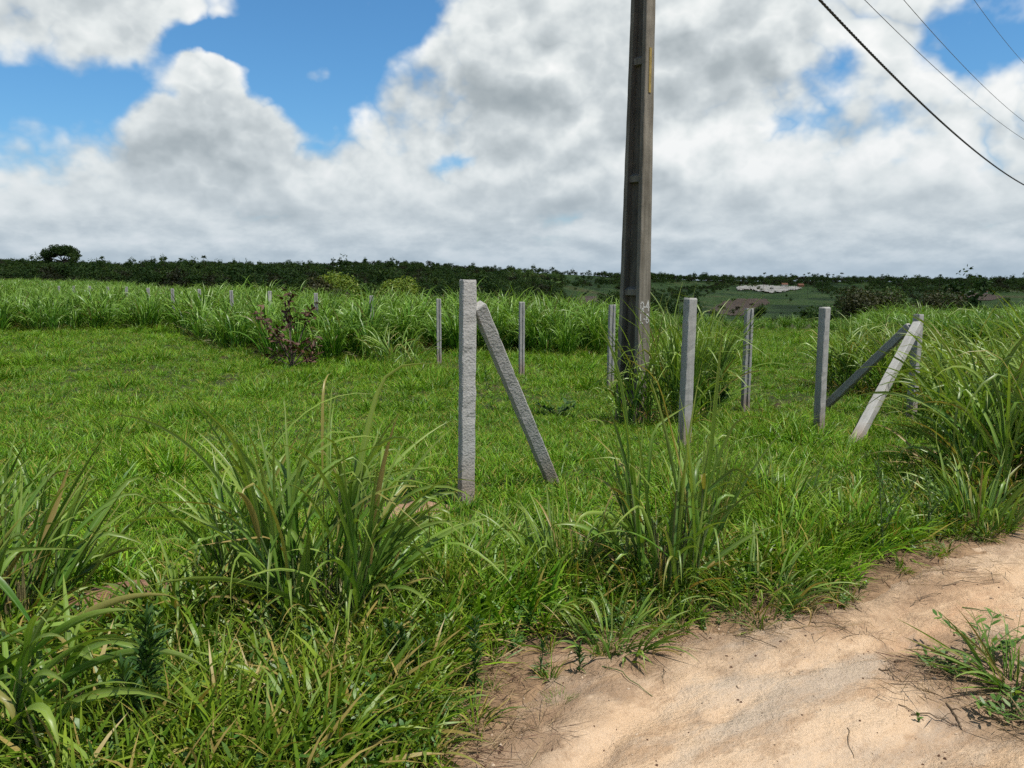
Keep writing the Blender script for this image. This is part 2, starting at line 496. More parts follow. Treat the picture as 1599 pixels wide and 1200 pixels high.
# ------------------------------------------------------------------ ground sheet (polar grid to the horizon) and road sheet
def build_ground():
    a_front = np.radians(np.arange(-48, 48.01, 0.16))
    a_back = np.radians(np.arange(48, 312.01, 4.0))[1:-1]
    az = np.concatenate([a_front, a_back])
    rr = np.geomspace(0.9, 9000, 470)
    A, Q = np.meshgrid(az, rr)
    X = np.sin(A) * Q; Y = np.cos(A) * Q
    Z = ground_surf(X, Y)
    na, nr = len(az), len(rr)
    v = np.stack([X.ravel(), Y.ravel(), Z.ravel()], 1)
    idx = np.arange(na * nr).reshape(nr, na)
    nx = np.roll(idx, -1, axis=1)
    q = np.stack([idx[:-1].ravel(), idx[1:].ravel(), nx[1:].ravel(), nx[:-1].ravel()], 1)
    # small inner patch under the camera
    c = len(v)
    v = np.concatenate([v, [[0, 0, gz(0.01, 0.01)]]])
    inner = np.stack([np.full(na // 2, c), idx[0][0:-1:2][:na // 2], idx[0][1::2][:na // 2], np.append(idx[0][2::2], idx[0][0])[:na // 2]], 1)
    q = np.concatenate([q, inner[:, [0, 3, 2, 1]][:, ::-1]])
    sd = road_sd(v[:, 0], v[:, 1])
    u = 0.8 * v[:, 0] + 0.6 * v[:, 1]
    wv = 1.1 + 1.6 * sstep(2.6, 0.4, u)
    col = np.zeros((len(v), 3))
    rad = np.hypot(v[:, 0], v[:, 1])
    col[:, 0] = sstep(55, 150, rad)
    col[:, 1] = np.maximum(sstep(-wv * 1.1, -wv * 0.35, sd), 0.9 * sstep(0.60, 0.72, fbm(v[:, 0] * 0.9 + 4, v[:, 1] * 0.9, 3)))
    col[:, 2] = sstep(-0.45, 0.0, sd)
    me = quad_mesh('ground', v, q, MAT['ground'], col)
    tag(link('ground', me), kind='structure')


build_ground()


def road_z(x, y):
    sd = road_sd(x, y)
    u = 0.8 * x + 0.6 * y; v = 0.6 * x - 0.8 * y
    z = ground(x, y) + 0.015 - 0.09 * sstep(0.10, -0.30, sd)
    z = z - 0.055 * np.exp(-np.abs((v + 1.25 + 0.12 * np.sin(u * 1.3) + 0.1 * (fbm(u * 3, v * 0 + 2, 3) - 0.5)) / 0.15) ** 3) * sstep(0.5, 2.0, u)      # rut
    z = z - 0.03 * np.exp(-((v + 0.55 + 0.1 * np.sin(u * 0.9 + 1)) / 0.3) ** 2)
    z = z - 0.02 * sstep(0.54, 0.60, fbm(u * 1.6, v * 3.4 + 7, 4)) + 0.035 * (fbm(u * 1.1, v * 2.3, 4) - 0.5) + 0.016 * (fbm(x * 7, y * 7, 4) - 0.5)
    # eroded gully at the left margin near the camera
    z = z - 0.05 * np.exp(-((sd - 0.42 - 0.1 * np.sin(u * 4)) / 0.07) ** 2) * sstep(2.6, 1.6, u)
    return z


def build_road():
    us = np.concatenate([np.arange(-12, -1, 0.25), np.arange(-1, 9, 0.03), np.arange(9, 60, 0.4)])
    vs = np.concatenate([np.arange(-3.6, 1.2, 0.03), np.arange(1.2, 4.0, 0.3)])
    U, V0 = np.meshgrid(us, vs)
    e = np.interp(U, _ex, _ev)
    V = V0 + (e + 2.1)                       # follow the verge
    X = 0.8 * U + 0.6 * V; Y = 0.6 * U - 0.8 * V
    Z = road_z(X, Y)
    nu, nv = len(us), len(vs)
    idx = np.arange(nu * nv).reshape(nv, nu)
    q = np.stack([idx[:-1, :-1].ravel(), idx[:-1, 1:].ravel(), idx[1:, 1:].ravel(), idx[1:, :-1].ravel()], 1)
    sd = road_sd(X.ravel(), Y.ravel())
    keep = (sd[q].max(1) > -0.45)
    col = np.zeros((nu * nv, 3))
    uu = U.ravel()
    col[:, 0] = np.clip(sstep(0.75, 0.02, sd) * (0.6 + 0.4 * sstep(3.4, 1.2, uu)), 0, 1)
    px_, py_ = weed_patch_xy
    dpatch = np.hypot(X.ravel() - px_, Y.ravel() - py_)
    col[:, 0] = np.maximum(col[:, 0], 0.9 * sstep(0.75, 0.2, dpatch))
    me = quad_mesh('road', np.stack([X.ravel(), Y.ravel(), Z.ravel()], 1), q[keep], MAT['road'], col)
    tag(link('road', me), kind='structure')


weed_patch_xy = hit(1585, 1110)[:2]
build_road()


def surf_z(x, y):
    return np.maximum(road_z(x, y), ground_surf(x, y))


def sz(x, y):
    return float(surf_z(np.array([x]), np.array([y]))[0])


# ------------------------------------------------------------------ grass blades
def blades(base, az, tilt, bend, length, width, segs=6, kink_t=None, kink=None, twist=None, rnd=None, dry=None, power=1.4, across=2, fold=0.25, basew=0.5, wpeak=0.35, roll=None):
    n = len(base)
    B = lambda a, d=0.0: np.broadcast_to(np.asarray(d if a is None else a, float), (n,))
    az, tilt, bend, length, width = map(B, (az, tilt, bend, length, width))
    kt = B(kink_t, 2.0); kk = B(kink, 0.0); tw = B(twist, 0.0)
    rn = rng.random(n) if rnd is None else B(rnd)
    dr = B(dry, 0.0)
    S = segs + 1
    t = np.linspace(0, 1, S)
    th = tilt[:, None] + bend[:, None] * t[None] ** power + kk[:, None] / (1 + np.exp(-(t[None] - kt[:, None]) * 40))
    sinth, costh = np.sin(th), np.cos(th)
    step = length[:, None] / segs
    horiz = np.cumsum(np.concatenate([np.zeros((n, 1)), (sinth[:, :-1] + sinth[:, 1:]) / 2 * step], 1), 1)
    vert = np.cumsum(np.concatenate([np.zeros((n, 1)), (costh[:, :-1] + costh[:, 1:]) / 2 * step], 1), 1)
    ca, sa = np.cos(az)[:, None], np.sin(az)[:, None]
    C = np.stack([base[:, 0:1] + ca * horiz, base[:, 1:2] + sa * horiz, base[:, 2:3] + vert], 2)
    T = np.stack([ca * sinth, sa * sinth, costh], 2)
    side = np.stack([-np.sin(az), np.cos(az), np.zeros(n)], 1)[:, None, :] * np.ones((1, S, 1))
    nrm = np.cross(side, T)
    rl = rng.normal(0, 0.7, n) if roll is None else B(roll)
    ta = (rl[:, None] + tw[:, None] * t[None])[:, :, None]
    side2 = side * np.cos(ta) + nrm * np.sin(ta)
    nrm2 = np.cross(side2, T)
    up = basew + (1 - basew) * np.clip(t / wpeak, 0, 1) ** 0.8
    dn = np.clip(1 - np.clip((t - wpeak) / (1 - wpeak), 0, 1) ** 1.9, 0.02, 1)
    w = (width[:, None] * (up * dn)[None])[:, :, None]
    if across == 2:
        V = np.stack([C - side2 * w / 2, C + side2 * w / 2], 2)
        us = np.array([0, 1.0])
    else:
        V = np.stack([C - side2 * w / 2 - nrm2 * w * fold, C, C + side2 * w / 2 - nrm2 * w * fold], 2)
        us = np.array([0, 0.5, 1.0])
    k = across
    verts = V.reshape(-1, 3)
    idx = np.arange(n * S * k).reshape(n, S, k)
    quads = np.stack([idx[:, :-1, :-1], idx[:, :-1, 1:], idx[:, 1:, 1:], idx[:, 1:, :-1]], -1).reshape(-1, 4)
    col = np.zeros((n, S, k, 3))
    col[..., 0] = rn[:, None, None]; col[..., 1] = t[None, :, None]
    col[..., 2] = dr[:, None, None]
    uv = np.zeros((n, S, k, 2)); uv[..., 0] = us[None, None]; uv[..., 1] = t[None, :, None]
    return verts, quads, col.reshape(-1, 3), uv.reshape(-1, 2)


def blade_mesh(name, mat, parts):
    vs, qs, cs, us = [], [], [], []; o = 0
    for v, q, c, u in parts:
        vs.append(v); qs.append(q + o); cs.append(c); us.append(u); o += len(v)
    return quad_mesh(name, np.concatenate(vs), np.concatenate(qs), mat, np.concatenate(cs), np.concatenate(us))


def disc(n, r):
    a = rng.random(n) * 2 * math.pi; q = r * np.sqrt(rng.random(n))
    return np.stack([np.cos(a) * q, np.sin(a) * q, np.zeros(n)], 1), a


U = lambda a, b, n: rng.uniform(a, b, n)


def lawn_tuft(h=1.0, n=34):
    b, a = disc(n, 0.085)
    return blades(b, a + U(-1.2, 1.2, n), U(0.1, 0.9, n), U(0.1, 1.4, n), U(0.05, 0.15, n) * h, U(0.0045, 0.0095, n), 3, dry=(rng.random(n) < 0.07) * 0.75)


def flat_tuft(n=34):
    b, a = disc(n, 0.10)
    return blades(b, a + U(-1.5, 1.5, n), U(0.6, 1.25, n), U(0.1, 0.7, n), U(0.06, 0.16, n), U(0.004, 0.008, n), 3, dry=(rng.random(n) < 0.18) * 0.8)


def verge_tuft(n=26):
    b, a = disc(n, 0.06)
    return blades(b, a + U(-0.8, 0.8, n), U(0.1, 0.8, n), U(0.3, 1.7, n), U(0.12, 0.36, n), U(0.007, 0.018, n), 5, dry=(rng.random(n) < 0.20) * 0.85)


def tall_tuft(n=62, dryfrac=0.04):
    b, a = disc(n, 0.22)
    L = U(0.5, 1.2, n)
    k = rng.random(n) < 0.4
    up = blades(b + np.stack([0 * L, 0 * L, U(0, 0.55, n)], 1), a + U(-0.9, 0.9, n), U(0.03, 0.42, n), U(0.3, 1.9, n), L, U(0.020, 0.042, n), 7,
                kink_t=U(0.55, 0.85, n), kink=np.where(k, U(0.6, 1.5, n), 0), dry=(rng.random(n) < dryfrac) * 0.8, power=2.0, twist=U(-1.2, 1.2, n))
    m = 24
    b2, a2 = disc(m, 0.25)
    low = blades(b2, a2 + U(-0.9, 0.9, m), U(0.3, 0.9, m), U(0.5, 1.6, m), U(0.3, 0.7, m), U(0.01, 0.018, m), 5, dry=U(0.2, 1.0, m))
    return [up, low]


def source_collection(name, meshes):
    c = bpy.data.collections.new(name)
    for i, me in enumerate(meshes):
        c.objects.link(bpy.data.objects.new('%s_%02d' % (name, i), me))
    return c


def scatter(name, coll, pts, rot, scale, index, label, cat):
    """one object: a cloud of vertices, each carrying an instance of a tuft"""
    me = bpy.data.meshes.new(name)
    n = len(pts)
    me.vertices.add(n); me.vertices.foreach_set('co', np.asarray(pts, np.float32).ravel())
    a = me.attributes.new('rot', 'FLOAT_VECTOR', 'POINT'); a.data.foreach_set('vector', np.asarray(rot, np.float32).ravel())
    a = me.attributes.new('scl', 'FLOAT_VECTOR', 'POINT'); a.data.foreach_set('vector', np.asarray(scale, np.float32).ravel())
    a = me.attributes.new('idx', 'INT', 'POINT'); a.data.foreach_set('value', np.asarray(index, np.int32))
    me.update()
    o = link(name, me)
    ng = bpy.data.node_groups.new(name + '_scatter', 'GeometryNodeTree')
    ng.interface.new_socket('Geometry', in_out='INPUT', socket_type='NodeSocketGeometry')
    ng.interface.new_socket('Geometry', in_out='OUTPUT', socket_type='NodeSocketGeometry')
    gi = N(ng, 'NodeGroupInput'); go = N(ng, 'NodeGroupOutput')
    ci = N(ng, 'GeometryNodeCollectionInfo'); ci.inputs['Collection'].default_value = coll
    ci.inputs['Separate Children'].default_value = True; ci.inputs['Reset Children'].default_value = True
    ip = N(ng, 'GeometryNodeInstanceOnPoints'); ip.inputs['Pick Instance'].default_value = True
    def na(nm, dt):
        q = N(ng, 'GeometryNodeInputNamedAttribute', data_type=dt); q.inputs['Name'].default_value = nm
        return q.outputs['Attribute']
    er = N(ng, 'FunctionNodeEulerToRotation')
    ng.links.new(na('rot', 'FLOAT_VECTOR'), er.inputs[0])
    ng.links.new(gi.outputs[0], ip.inputs['Points']); ng.links.new(ci.outputs[0], ip.inputs['Instance'])
    ng.links.new(na('idx', 'INT'), ip.inputs['Instance Index']); ng.links.new(er.outputs[0], ip.inputs['Rotation'])
    ng.links.new(na('scl', 'FLOAT_VECTOR'), ip.inputs['Scale']); ng.links.new(ip.outputs[0], go.inputs[0])
    md = o.modifiers.new('scatter', 'NODES'); md.node_group = ng
    return tag(o, label, cat, kind='stuff')


def rots(n, lean=0.12):
    return np.stack([rng.normal(0, lean, n), rng.normal(0, lean, n), U(0, 6.283, n)], 1)


# ---- field layout: front edge of the tall cane grass as it runs through the field
TGX = np.array([-900, 0, 200, 275, 300, 350, 420, 500, 575, 600, 650, 760, 860, 930, 985, 1010, 1040, 1100, 1300, 1330, 1400, 2600], float)
TGY = np.array([526, 524, 520, 521, 533, 551, 563, 571, 569, 560, 556, 557, 562, 563, 553, 533, 523, 520, 522, 535, 548, 560], float)


def tall_zone(x, y):
    z = base_h(x, y)
    px, py = project(x, y, z)
    wob = 5 * (fbm(px * 0.03, y * 0.2, 2) - 0.5)
    return np.interp(px, TGX, TGY) + wob - py        # > 0 behind the edge


mounds = [  # px, py, radius, height, kind
    (645, 800, 0.26, 0.05, 'dirt'), (205, 948, 0.42, 0.08, 'reddirt'), (972, 732, 0.16, 0.025, 'dirt')]
mound_xy = [hit(a, b)[:2] for a, b, *_ in mounds]


def bare(x, y):
    b = np.zeros_like(x)
    for (mx, my), mm in zip(mound_xy, mounds):
        b = np.maximum(b, sstep(mm[2] * 1.0, mm[2] * 0.6, np.hypot(x - mx, (y - my) * 1.2)))
    return b


def verge_w(x, y):
    u = 0.8 * x + 0.6 * y
    return 1.0 + 1.7 * sstep(2.6, 0.4, u)


def fan(n, r0, r1, p, amax=42):
    """points in a fan ahead, radius density ~ r^-p per area"""
    a = np.radians(U(-amax, amax, n))
    q = rng.random(n)
    k = 2 - p
    r = (r0 ** k + q * (r1 ** k - r0 ** k)) ** (1 / k)
    return np.sin(a) * r, np.cos(a) * r, r


# ---- lawn
lawn_meshes = [blade_mesh('lawn_tuft', MAT['lawn'], [lawn_tuft(h)]) for h in (0.8, 0.95, 1.1, 1.25, 1.5, 1.75)] + \
              [blade_mesh('lawn_tuft', MAT['lawn'], [flat_tuft()]) for _ in range(3)]
c_lawn = source_collection('lawn_tufts', lawn_meshes)
x, y, r = fan(62000, 2.6, 52, 1.15)
lush = fbm(x * 0.7, y * 0.7, 3)
ok = (tall_zone(x, y) < 6) & (road_sd(x, y) < -0.25 * verge_w(x, y) - 0.1 * rng.random(len(x))) & (bare(x, y) < rng.random(len(x)))
ok &= ~((lush < 0.30) & (rng.random(len(x)) < 0.5))
x, y, r, lush = x[ok], y[ok], r[ok], lush[ok]
n = len(x)
tus = sstep(0.56, 0.70, lush)
s = (0.80 + 0.65 * tus) * (1 + 0.45 * sstep(8, 40, r)) * U(0.75, 1.25, n)
idx = np.where(rng.random(n) < 0.5 - 0.4 * tus, 6 + rng.integers(0, 3, n), rng.integers(0, 6, n))
scatter('lawn_grass', c_lawn, np.stack([x, y, ground_surf(x, y) - 0.005], 1), rots(n, 0.15), np.stack([s, s, s * U(0.8, 1.15, n)], 1), idx,
        'short bright green grass covering the fenced plot', 'grass')

# ---- verge: longer mixed grass between the lawn and the dirt road
verge_meshes = [blade_mesh('verge_tuft', MAT['verge'], [verge_tuft()]) for _ in range(7)]


def herb_tuft(nst=3):
    ps = []
    for _ in range(nst):
        h = random.uniform(0.06, 0.2); m = int(8 + h * 50)
        tt = np.linspace(0.15, 1, m); a0 = random.random() * 6; ln = random.uniform(0, 0.4)
        b = np.stack([np.cos(a0) * ln * tt * h + random.uniform(-.04, .04), np.sin(a0) * ln * tt * h + random.uniform(-.04, .04), tt * h], 1)
        ps.append(blades(b, np.arange(m) * 2.4 + a0, U(0.7, 1.3, m), U(0.1, 0.6, m), U(0.025, 0.06, m), U(0.010, 0.022, m), 3, basew=0.25, wpeak=0.5))
    return ps


herb_meshes = [blade_mesh('herb_tuft', MAT['herb'], herb_tuft(3 + i % 3)) for i in range(5)]
c_verge = source_collection('verge_tufts', verge_meshes + herb_meshes)
x, y, r = fan(34000, 2.0, 16, 1.1, 44)
sd = road_sd(x, y); vw = verge_w(x, y)
dens = sstep(0.10, -0.16, sd) * sstep(-vw * 1.25, -vw * 0.5, sd)
dens = dens * (0.16 + 0.84 * sstep(0.42, 0.55, fbm(x * 1.9 + 8, y * 1.9, 3)))
ok = (rng.random(len(x)) < dens) & (bare(x, y) < rng.random(len(x)))
x, y, r, sd, vw = x[ok], y[ok], r[ok], sd[ok], vw[ok]
n = len(x)
s = U(0.5, 1.0, n) * (0.5 + 0.45 * sstep(0, -0.5, sd)) * (1 + 0.35 * sstep(2.0, 0.8, 0.8 * x + 0.6 * y))
idx = np.where(rng.random(n) < 0.30 + 0.25 * sstep(-0.6, 0, sd), 7 + rng.integers(0, 5, n), rng.integers(0, 7, n))
scatter('verge_grass', c_verge, np.stack([x, y, surf_z(x, y) - 0.008], 1), rots(n, 0.22), np.stack([s, s, s], 1), idx,
        'rank mixed grass and small herbs along the edge of the dirt road', 'grass')

# ---- straw litter lying on the soil of the verge
def straw_patch(n=26):
    b, a = disc(n, 0.12); b[:, 2] = U(0.002, 0.03, n)
    return blades(b, U(0, 6.28, n), U(1.35, 1.6, n), U(-0.1, 0.25, n), U(0.04, 0.15, n), U(0.0014, 0.004, n), 3, twist=U(-1, 1, n))


c_straw = source_collection('straw_patches', [blade_mesh('straw_patch', MAT['straw'], [straw_patch()]) for _ in range(5)] + [blade_mesh('straw_patch', MAT['deadleaf'], [straw_patch(12)]) for _ in range(2)])
x, y, r = fan(15000, 2.0, 14, 1.1, 44)
sd = road_sd(x, y); vw = verge_w(x, y)
dens = np.maximum(sstep(0.18, -0.15, sd), 0.3 * sstep(0.4, 0.1, sd) * (fbm(x * 3, y * 3, 2) > 0.5)) * sstep(-vw * 1.1, -vw * 0.7, sd) * (0.30 + 0.5 * sstep(0.42, 0.6, fbm(x * 2.2, y * 2.2 + 40, 3)))
pd = np.hypot(x - weed_patch_xy[0], y - weed_patch_xy[1])
dens = np.maximum(dens, 0.5 * sstep(0.6, 0.1, pd))
ok = rng.random(len(x)) < dens
x, y, sd = x[ok], y[ok], sd[ok]; n = len(x); s = U(0.6, 1.25, n)
scatter('dry_litter', c_straw, np.stack([x, y, surf_z(x, y) + 0.004], 1), rots(n, 0.08), np.stack([s, s, s], 1), rng.integers(0, 7, n),
        'dry straw and dead leaf litter on the soil beside the dirt road', 'litter')

# ---- crumbs and pebbles on the road
def pebble(seed):
    import bmesh
    bm = bmesh.new(); bmesh.ops.create_icosphere(bm, subdivisions=1, radius=1)
    q = random.Random(seed)
    for v in bm.verts: v.co *= q.uniform(0.7, 1.2); v.co.z *= 0.6
    me = bpy.data.meshes.new('pebble'); bm.to_mesh(me); bm.free(); me.materials.append(MAT['stone'] if seed % 5 else MAT['reddirt'])
    return me


c_peb = source_collection('pebbles', [pebble(i) for i in range(6)])
x, y, r = fan(11000, 2.1, 9, 1.2, 44)
ok = (road_sd(x, y) > -0.2) & (rng.random(len(x)) < 0.3 + 0.7 * sstep(0.45, 0.6, fbm(x * 2, y * 2, 2)))
x, y = x[ok], y[ok]; n = len(x)
s = np.clip(rng.lognormal(-5.8, 0.55, n), 0.0012, 0.013)
scatter('gravel', c_peb, np.stack([x, y, surf_z(x, y)], 1), rots(n, 0.6), np.stack([s, s, s], 1), rng.integers(0, 6, n),
        'small pebbles and soil crumbs scattered over the sandy road', 'gravel')

# ---- tall cane grass of the field
c_tall = source_collection('cane_tufts', [blade_mesh('cane_tuft', MAT['tall'], tall_tuft()) for _ in range(8)])
x, y, r = fan(16000, 12, 118, 1.25, 46)
px, _ = project(x, y, base_h(x, y))
tz = tall_zone(x, y)
re = np.interp(np.clip(px, -700, 2300), EDX, EDR)
ok = (tz > 2) & (r < re + 4 + 22 * sstep(990, 1030, px))
lo = sstep(985, 1040, px) * sstep(1370, 1310, px)          # the lower, thinner stand right of the pole
ok &= rng.random(len(x)) > 0.45 * lo
x, y, r, px, lo, tz = x[ok], y[ok], r[ok], px[ok], lo[ok], tz[ok]
n = len(x)
hs = (1.10 + 0.22 * (fbm(x * 0.25, y * 0.25, 3) - 0.5) * 2) * U(0.82, 1.15, n)
hs *= np.where(px < 280, 1.0, 1.0) * (1 - 0.52 * lo) * (0.85 + 0.15 * sstep(2, 14, tz))
hs *= 1 - 0.35 * sstep(40, 75, r) * sstep(700, 300, px)
hs *= np.where(px > 1330, 0.92, 1.0)
s = hs * (1 + 0.35 * sstep(30, 90, r))
scatter('cane_grass_field', c_tall, np.stack([x, y, ground_surf(x, y) - 0.01], 1), rots(n, 0.10), np.stack([s, s, hs], 1), rng.integers(0, 8, n),
        'tall arching cane grass standing thick behind the row of posts', 'grass')


# ------------------------------------------------------------------ individual grass clumps
def clump(name, label, xy, spec, group=None, cat='grass clump', k=1.15):
    """spec: list of (count, radius, tilt, bend, length, width, kinkprob, dry, az_bias, az_spread)"""
    x, y = xy
    root = empty(name, (x, y, sz(x, y) - 0.02))
    tag(root, label, cat, group)
    green, dry = [], []
    big = [q for q in spec if not q[7] and q[4][1] > 0.55 and q[5][1] > 0.008]
    cul = None
    if big:                                    # leafy culms: the blades leave them at different heights
        nc = 16; R_ = max(q[1] for q in big) * 1.25
        cb, ca = disc(nc, R_)
        lean = U(0.02, 0.38, nc); ch = U(0.18, 0.5, nc) * k
        top = cb + np.stack([np.cos(ca) * lean * ch, np.sin(ca) * lean * ch, ch], 1)
        cul = (cb, top, ca)
        mbs = MB()
        for i in range(nc):
            mbs.tube([cb[i], (cb[i] + top[i]) / 2 + np.array([0, 0, 0.01]), top[i]], [0.006, 0.0055, 0.0045], 6)
        tag(mbs.build('culms', MAT['stem'], root), kind='stuff')
    for (n, rad, tl, bd, ln, wd, kp, isdry, ab, asp) in spec:
        if wd[1] > 0.008 and not isdry: n = int(n * 1.35)
        b, a = disc(n, rad)
        L = U(*ln, n) * k
        if cul is not None and not isdry and ln[1] > 0.55 and wd[1] > 0.008:
            i = rng.integers(0, len(cul[0]), n); f = rng.random(n)[:, None] ** 0.8
            b = cul[0][i] * (1 - f) + cul[1][i] * f + rng.normal(0, 0.012, (n, 3)) * np.array([1, 1, 0.3])
            a = cul[2][i] + rng.normal(0, 1.2, n)
            L = L * (1 - 0.25 * f[:, 0])
        az_ = a + U(-0.7, 0.7, n) if ab is None else ab + rng.normal(0, asp, n)
        kk = np.where(rng.random(n) < kp + 0.08, U(0.7, 1.9, n), 0)
        P = blades(b, az_, U(*tl, n), U(*bd, n), L, U(*wd, n) * U(0.85, 1.35, n), 11, kink_t=U(0.45, 0.88, n), kink=kk, twist=rng.normal(0, 0.9, n),
                   dry=(U(0.6, 1.0, n) if isdry else (rng.random(n) < 0.10) * U(0.15, 0.8, n)), power=1.8, across=3)
        (dry if isdry else green).append(P)
    link('blades', blade_mesh('blades', MAT['near'], green), root)
    if dry: tag(link('dry_blades', blade_mesh('dry_blades', MAT['near'], dry), root), kind='stuff')
    return root


def culms(root, n, rad, h, lean=0.15, mat='culm', r0=0.006):
    mb = MB()
    for _ in range(n):
        a = random.random() * 6.283; q = rad * random.random()
        L = random.uniform(*h); d = random.uniform(0, lean)
        p0 = np.array([math.cos(a) * q, math.sin(a) * q, 0]); dv = np.array([math.cos(a) * d, math.sin(a) * d, 1.0])
        mb.tube([p0, p0 + dv * L * 0.5, p0 + dv * L + np.array([0, 0, -0.01])], [r0, r0 * 0.85, r0 * 0.6], 6)
    tag(mb.build('stems', MAT[mat], root), kind='stuff')


def heroes(root, rows, name='long_blades'):
    """rows: (dx, dy, az, tilt, bend, length, width, kink_t, kink, dry)"""
    A = np.array(rows, float)
    P = blades(np.stack([A[:, 0], A[:, 1], A[:, 0] * 0], 1), A[:, 2], A[:, 3], A[:, 4], A[:, 5], A[:, 6] * 1.15, 16, kink_t=A[:, 7], kink=A[:, 8], dry=A[:, 9], power=2.2, across=3, roll=np.where(np.arange(len(A)) % 2 == 0, 1.0, -0.9),
               twist=U(-0.5, 0.5, len(A)))
    link(name, blade_mesh(name, MAT['near'], [P]), root)


PI = math.pi
# front centre clump
c = clump('grass_clump', 'large arching clump of cane grass in front of and left of the nearest braced post', hit(515, 985)[:2], [
    (46, 0.13, (0.02, 0.4), (0.1, 1.0), (0.5, 0.85), (0.016, 0.028), 0.3, False, None, 0),
    (50, 0.15, (0.2, 0.8), (0.5, 1.8), (0.4, 0.85), (0.014, 0.026), 0.3, False, None, 0),
    (16, 0.10, (0.1, 0.5), (1.0, 2.0), (0.6, 0.9), (0.012, 0.022), 0.2, False, 0.0, 0.5),
    (40, 0.16, (0.5, 1.2), (0.6, 1.6), (0.25, 0.5), (0.008, 0.016), 0.2, True, None, 0)], k=1.35)
culms(c, 26, 0.11, (0.15, 0.42))
heroes(c, [(0.03, 0.0, 0.1, 0.14, 0.26, 1.50, 0.030, 0.84, 1.25, 0), (-0.02, 0, 2.0, 0.02, 0.15, 0.95, 0.026, 2, 0, 0), (0.06, 0, 0.3, 0.5, 0.3, 0.95, 0.024, 2, 0, 0.1),
           (0, 0.02, 0.0, 0.55, 0.7, 0.95, 0.024, 0.78, 1.2, 0.05), (0, 0, 3.1, 0.25, 0.5, 0.9, 0.022, 0.6, 1.2, 0), (-.04, 0, 2.8, 0.10, 0.1, 0.85, 0.024, 2, 0, 0)])
# right front clump
c = clump('grass_clump', 'upright clump of cane grass beside the road in front of the utility pole', hit(1040, 925)[:2], [
    (26, 0.12, (0.0, 0.36), (0.0, 0.7), (0.4, 0.85), (0.014, 0.026), 0.12, False, None, 0),
    (44, 0.15, (0.2, 1.0), (0.4, 1.6), (0.25, 0.6), (0.012, 0.024), 0.45, False, None, 0),
    (26, 0.13, (0.3, 1.0), (0.5, 1.5), (0.2, 0.45), (0.008, 0.015), 0.2, True, None, 0)], k=1.35)
culms(c, 18, 0.08, (0.15, 0.4))
heroes(c, [(0.04, 0, 0.2, 0.06, 0.12, 1.22, 0.026, 2, 0, 0), (-0.05, 0, 2.9, 0.12, 0.05, 1.0, 0.024, 2, 0, 0), (-.09, 0, 3.1, 0.16, 0.05, 0.92, 0.02, 0.8, 1.5, 0), (0.1, 0, 0.0, 0.1, 0.12, 0.95, 0.022, 2, 0, 0),
           (0, 0, 3.0, 0.5, 0.5, 0.7, 0.022, 0.75, 0.9, 0.1), (0.05, 0, -0.1, 0.75, 0.5, 0.65, 0.024, 2, 0, 0), (0.05, 0, -0.4, 0.9, 0.6, 0.55, 0.022, 2, 0, 0)])
# fine wispy tussock just right of it
c = clump('grass_clump', 'fine wispy reddish green tussock to the right of the upright roadside clump', hit(1098, 858)[:2], [
    (120, 0.10, (0.02, 0.38), (0.0, 0.4), (0.4, 0.85), (0.003, 0.007), 0.0, False, None, 0),
    (40, 0.10, (0.02, 0.45), (0.0, 0.5), (0.35, 0.75), (0.002, 0.005), 0.0, True, None, 0)])
# left edge clump, leaning right
c = clump('grass_clump', 'stiff clump of broad blades leaning right at the left edge of the photo', hit(12, 985)[:2], [
    (34, 0.16, (0.2, 0.7), (0.0, 0.7), (0.5, 1.05), (0.018, 0.03), 0.15, False, 0.5, 0.5),
    (40, 0.2, (0.2, 0.9), (0.3, 1.3), (0.4, 0.85), (0.016, 0.028), 0.3, False, None, 0),
    (26, 0.2, (0.5, 1.1), (0.5, 1.4), (0.25, 0.5), (0.008, 0.016), 0.2, True, None, 0)], k=0.90)
culms(c, 16, 0.12, (0.15, 0.4))
# bottom left corner, broad drooping blades
c = clump('grass_clump', 'clump of broad drooping blades in the bottom left corner', (-1.72, 2.48), [
    (26, 0.16, (0.5, 1.0), (0.9, 1.7), (0.5, 0.85), (0.022, 0.034), 0.1, False, 0.0, 0.6),
    (20, 0.18, (0.3, 1.0), (0.5, 1.6), (0.4, 0.75), (0.02, 0.03), 0.2, False, None, 0),
    (20, 0.16, (0.6, 1.2), (0.5, 1.2), (0.2, 0.4), (0.008, 0.014), 0.2, True, None, 0)], k=0.95)
culms(c, 8, 0.1, (0.1, 0.3))
# second plant at left, behind
c = clump('grass_clump', 'tall thin-bladed clump at the left edge behind the stiff broad clump', hit(-10, 860)[:2], [
    (40, 0.2, (0.1, 0.6), (0.1, 0.9), (0.5, 0.95), (0.012, 0.02), 0.25, False, None, 0),
    (12, 0.2, (0.5, 1.1), (0.5, 1.4), (0.25, 0.5), (0.008, 0.014), 0.2, True, None, 0)], k=0.75)
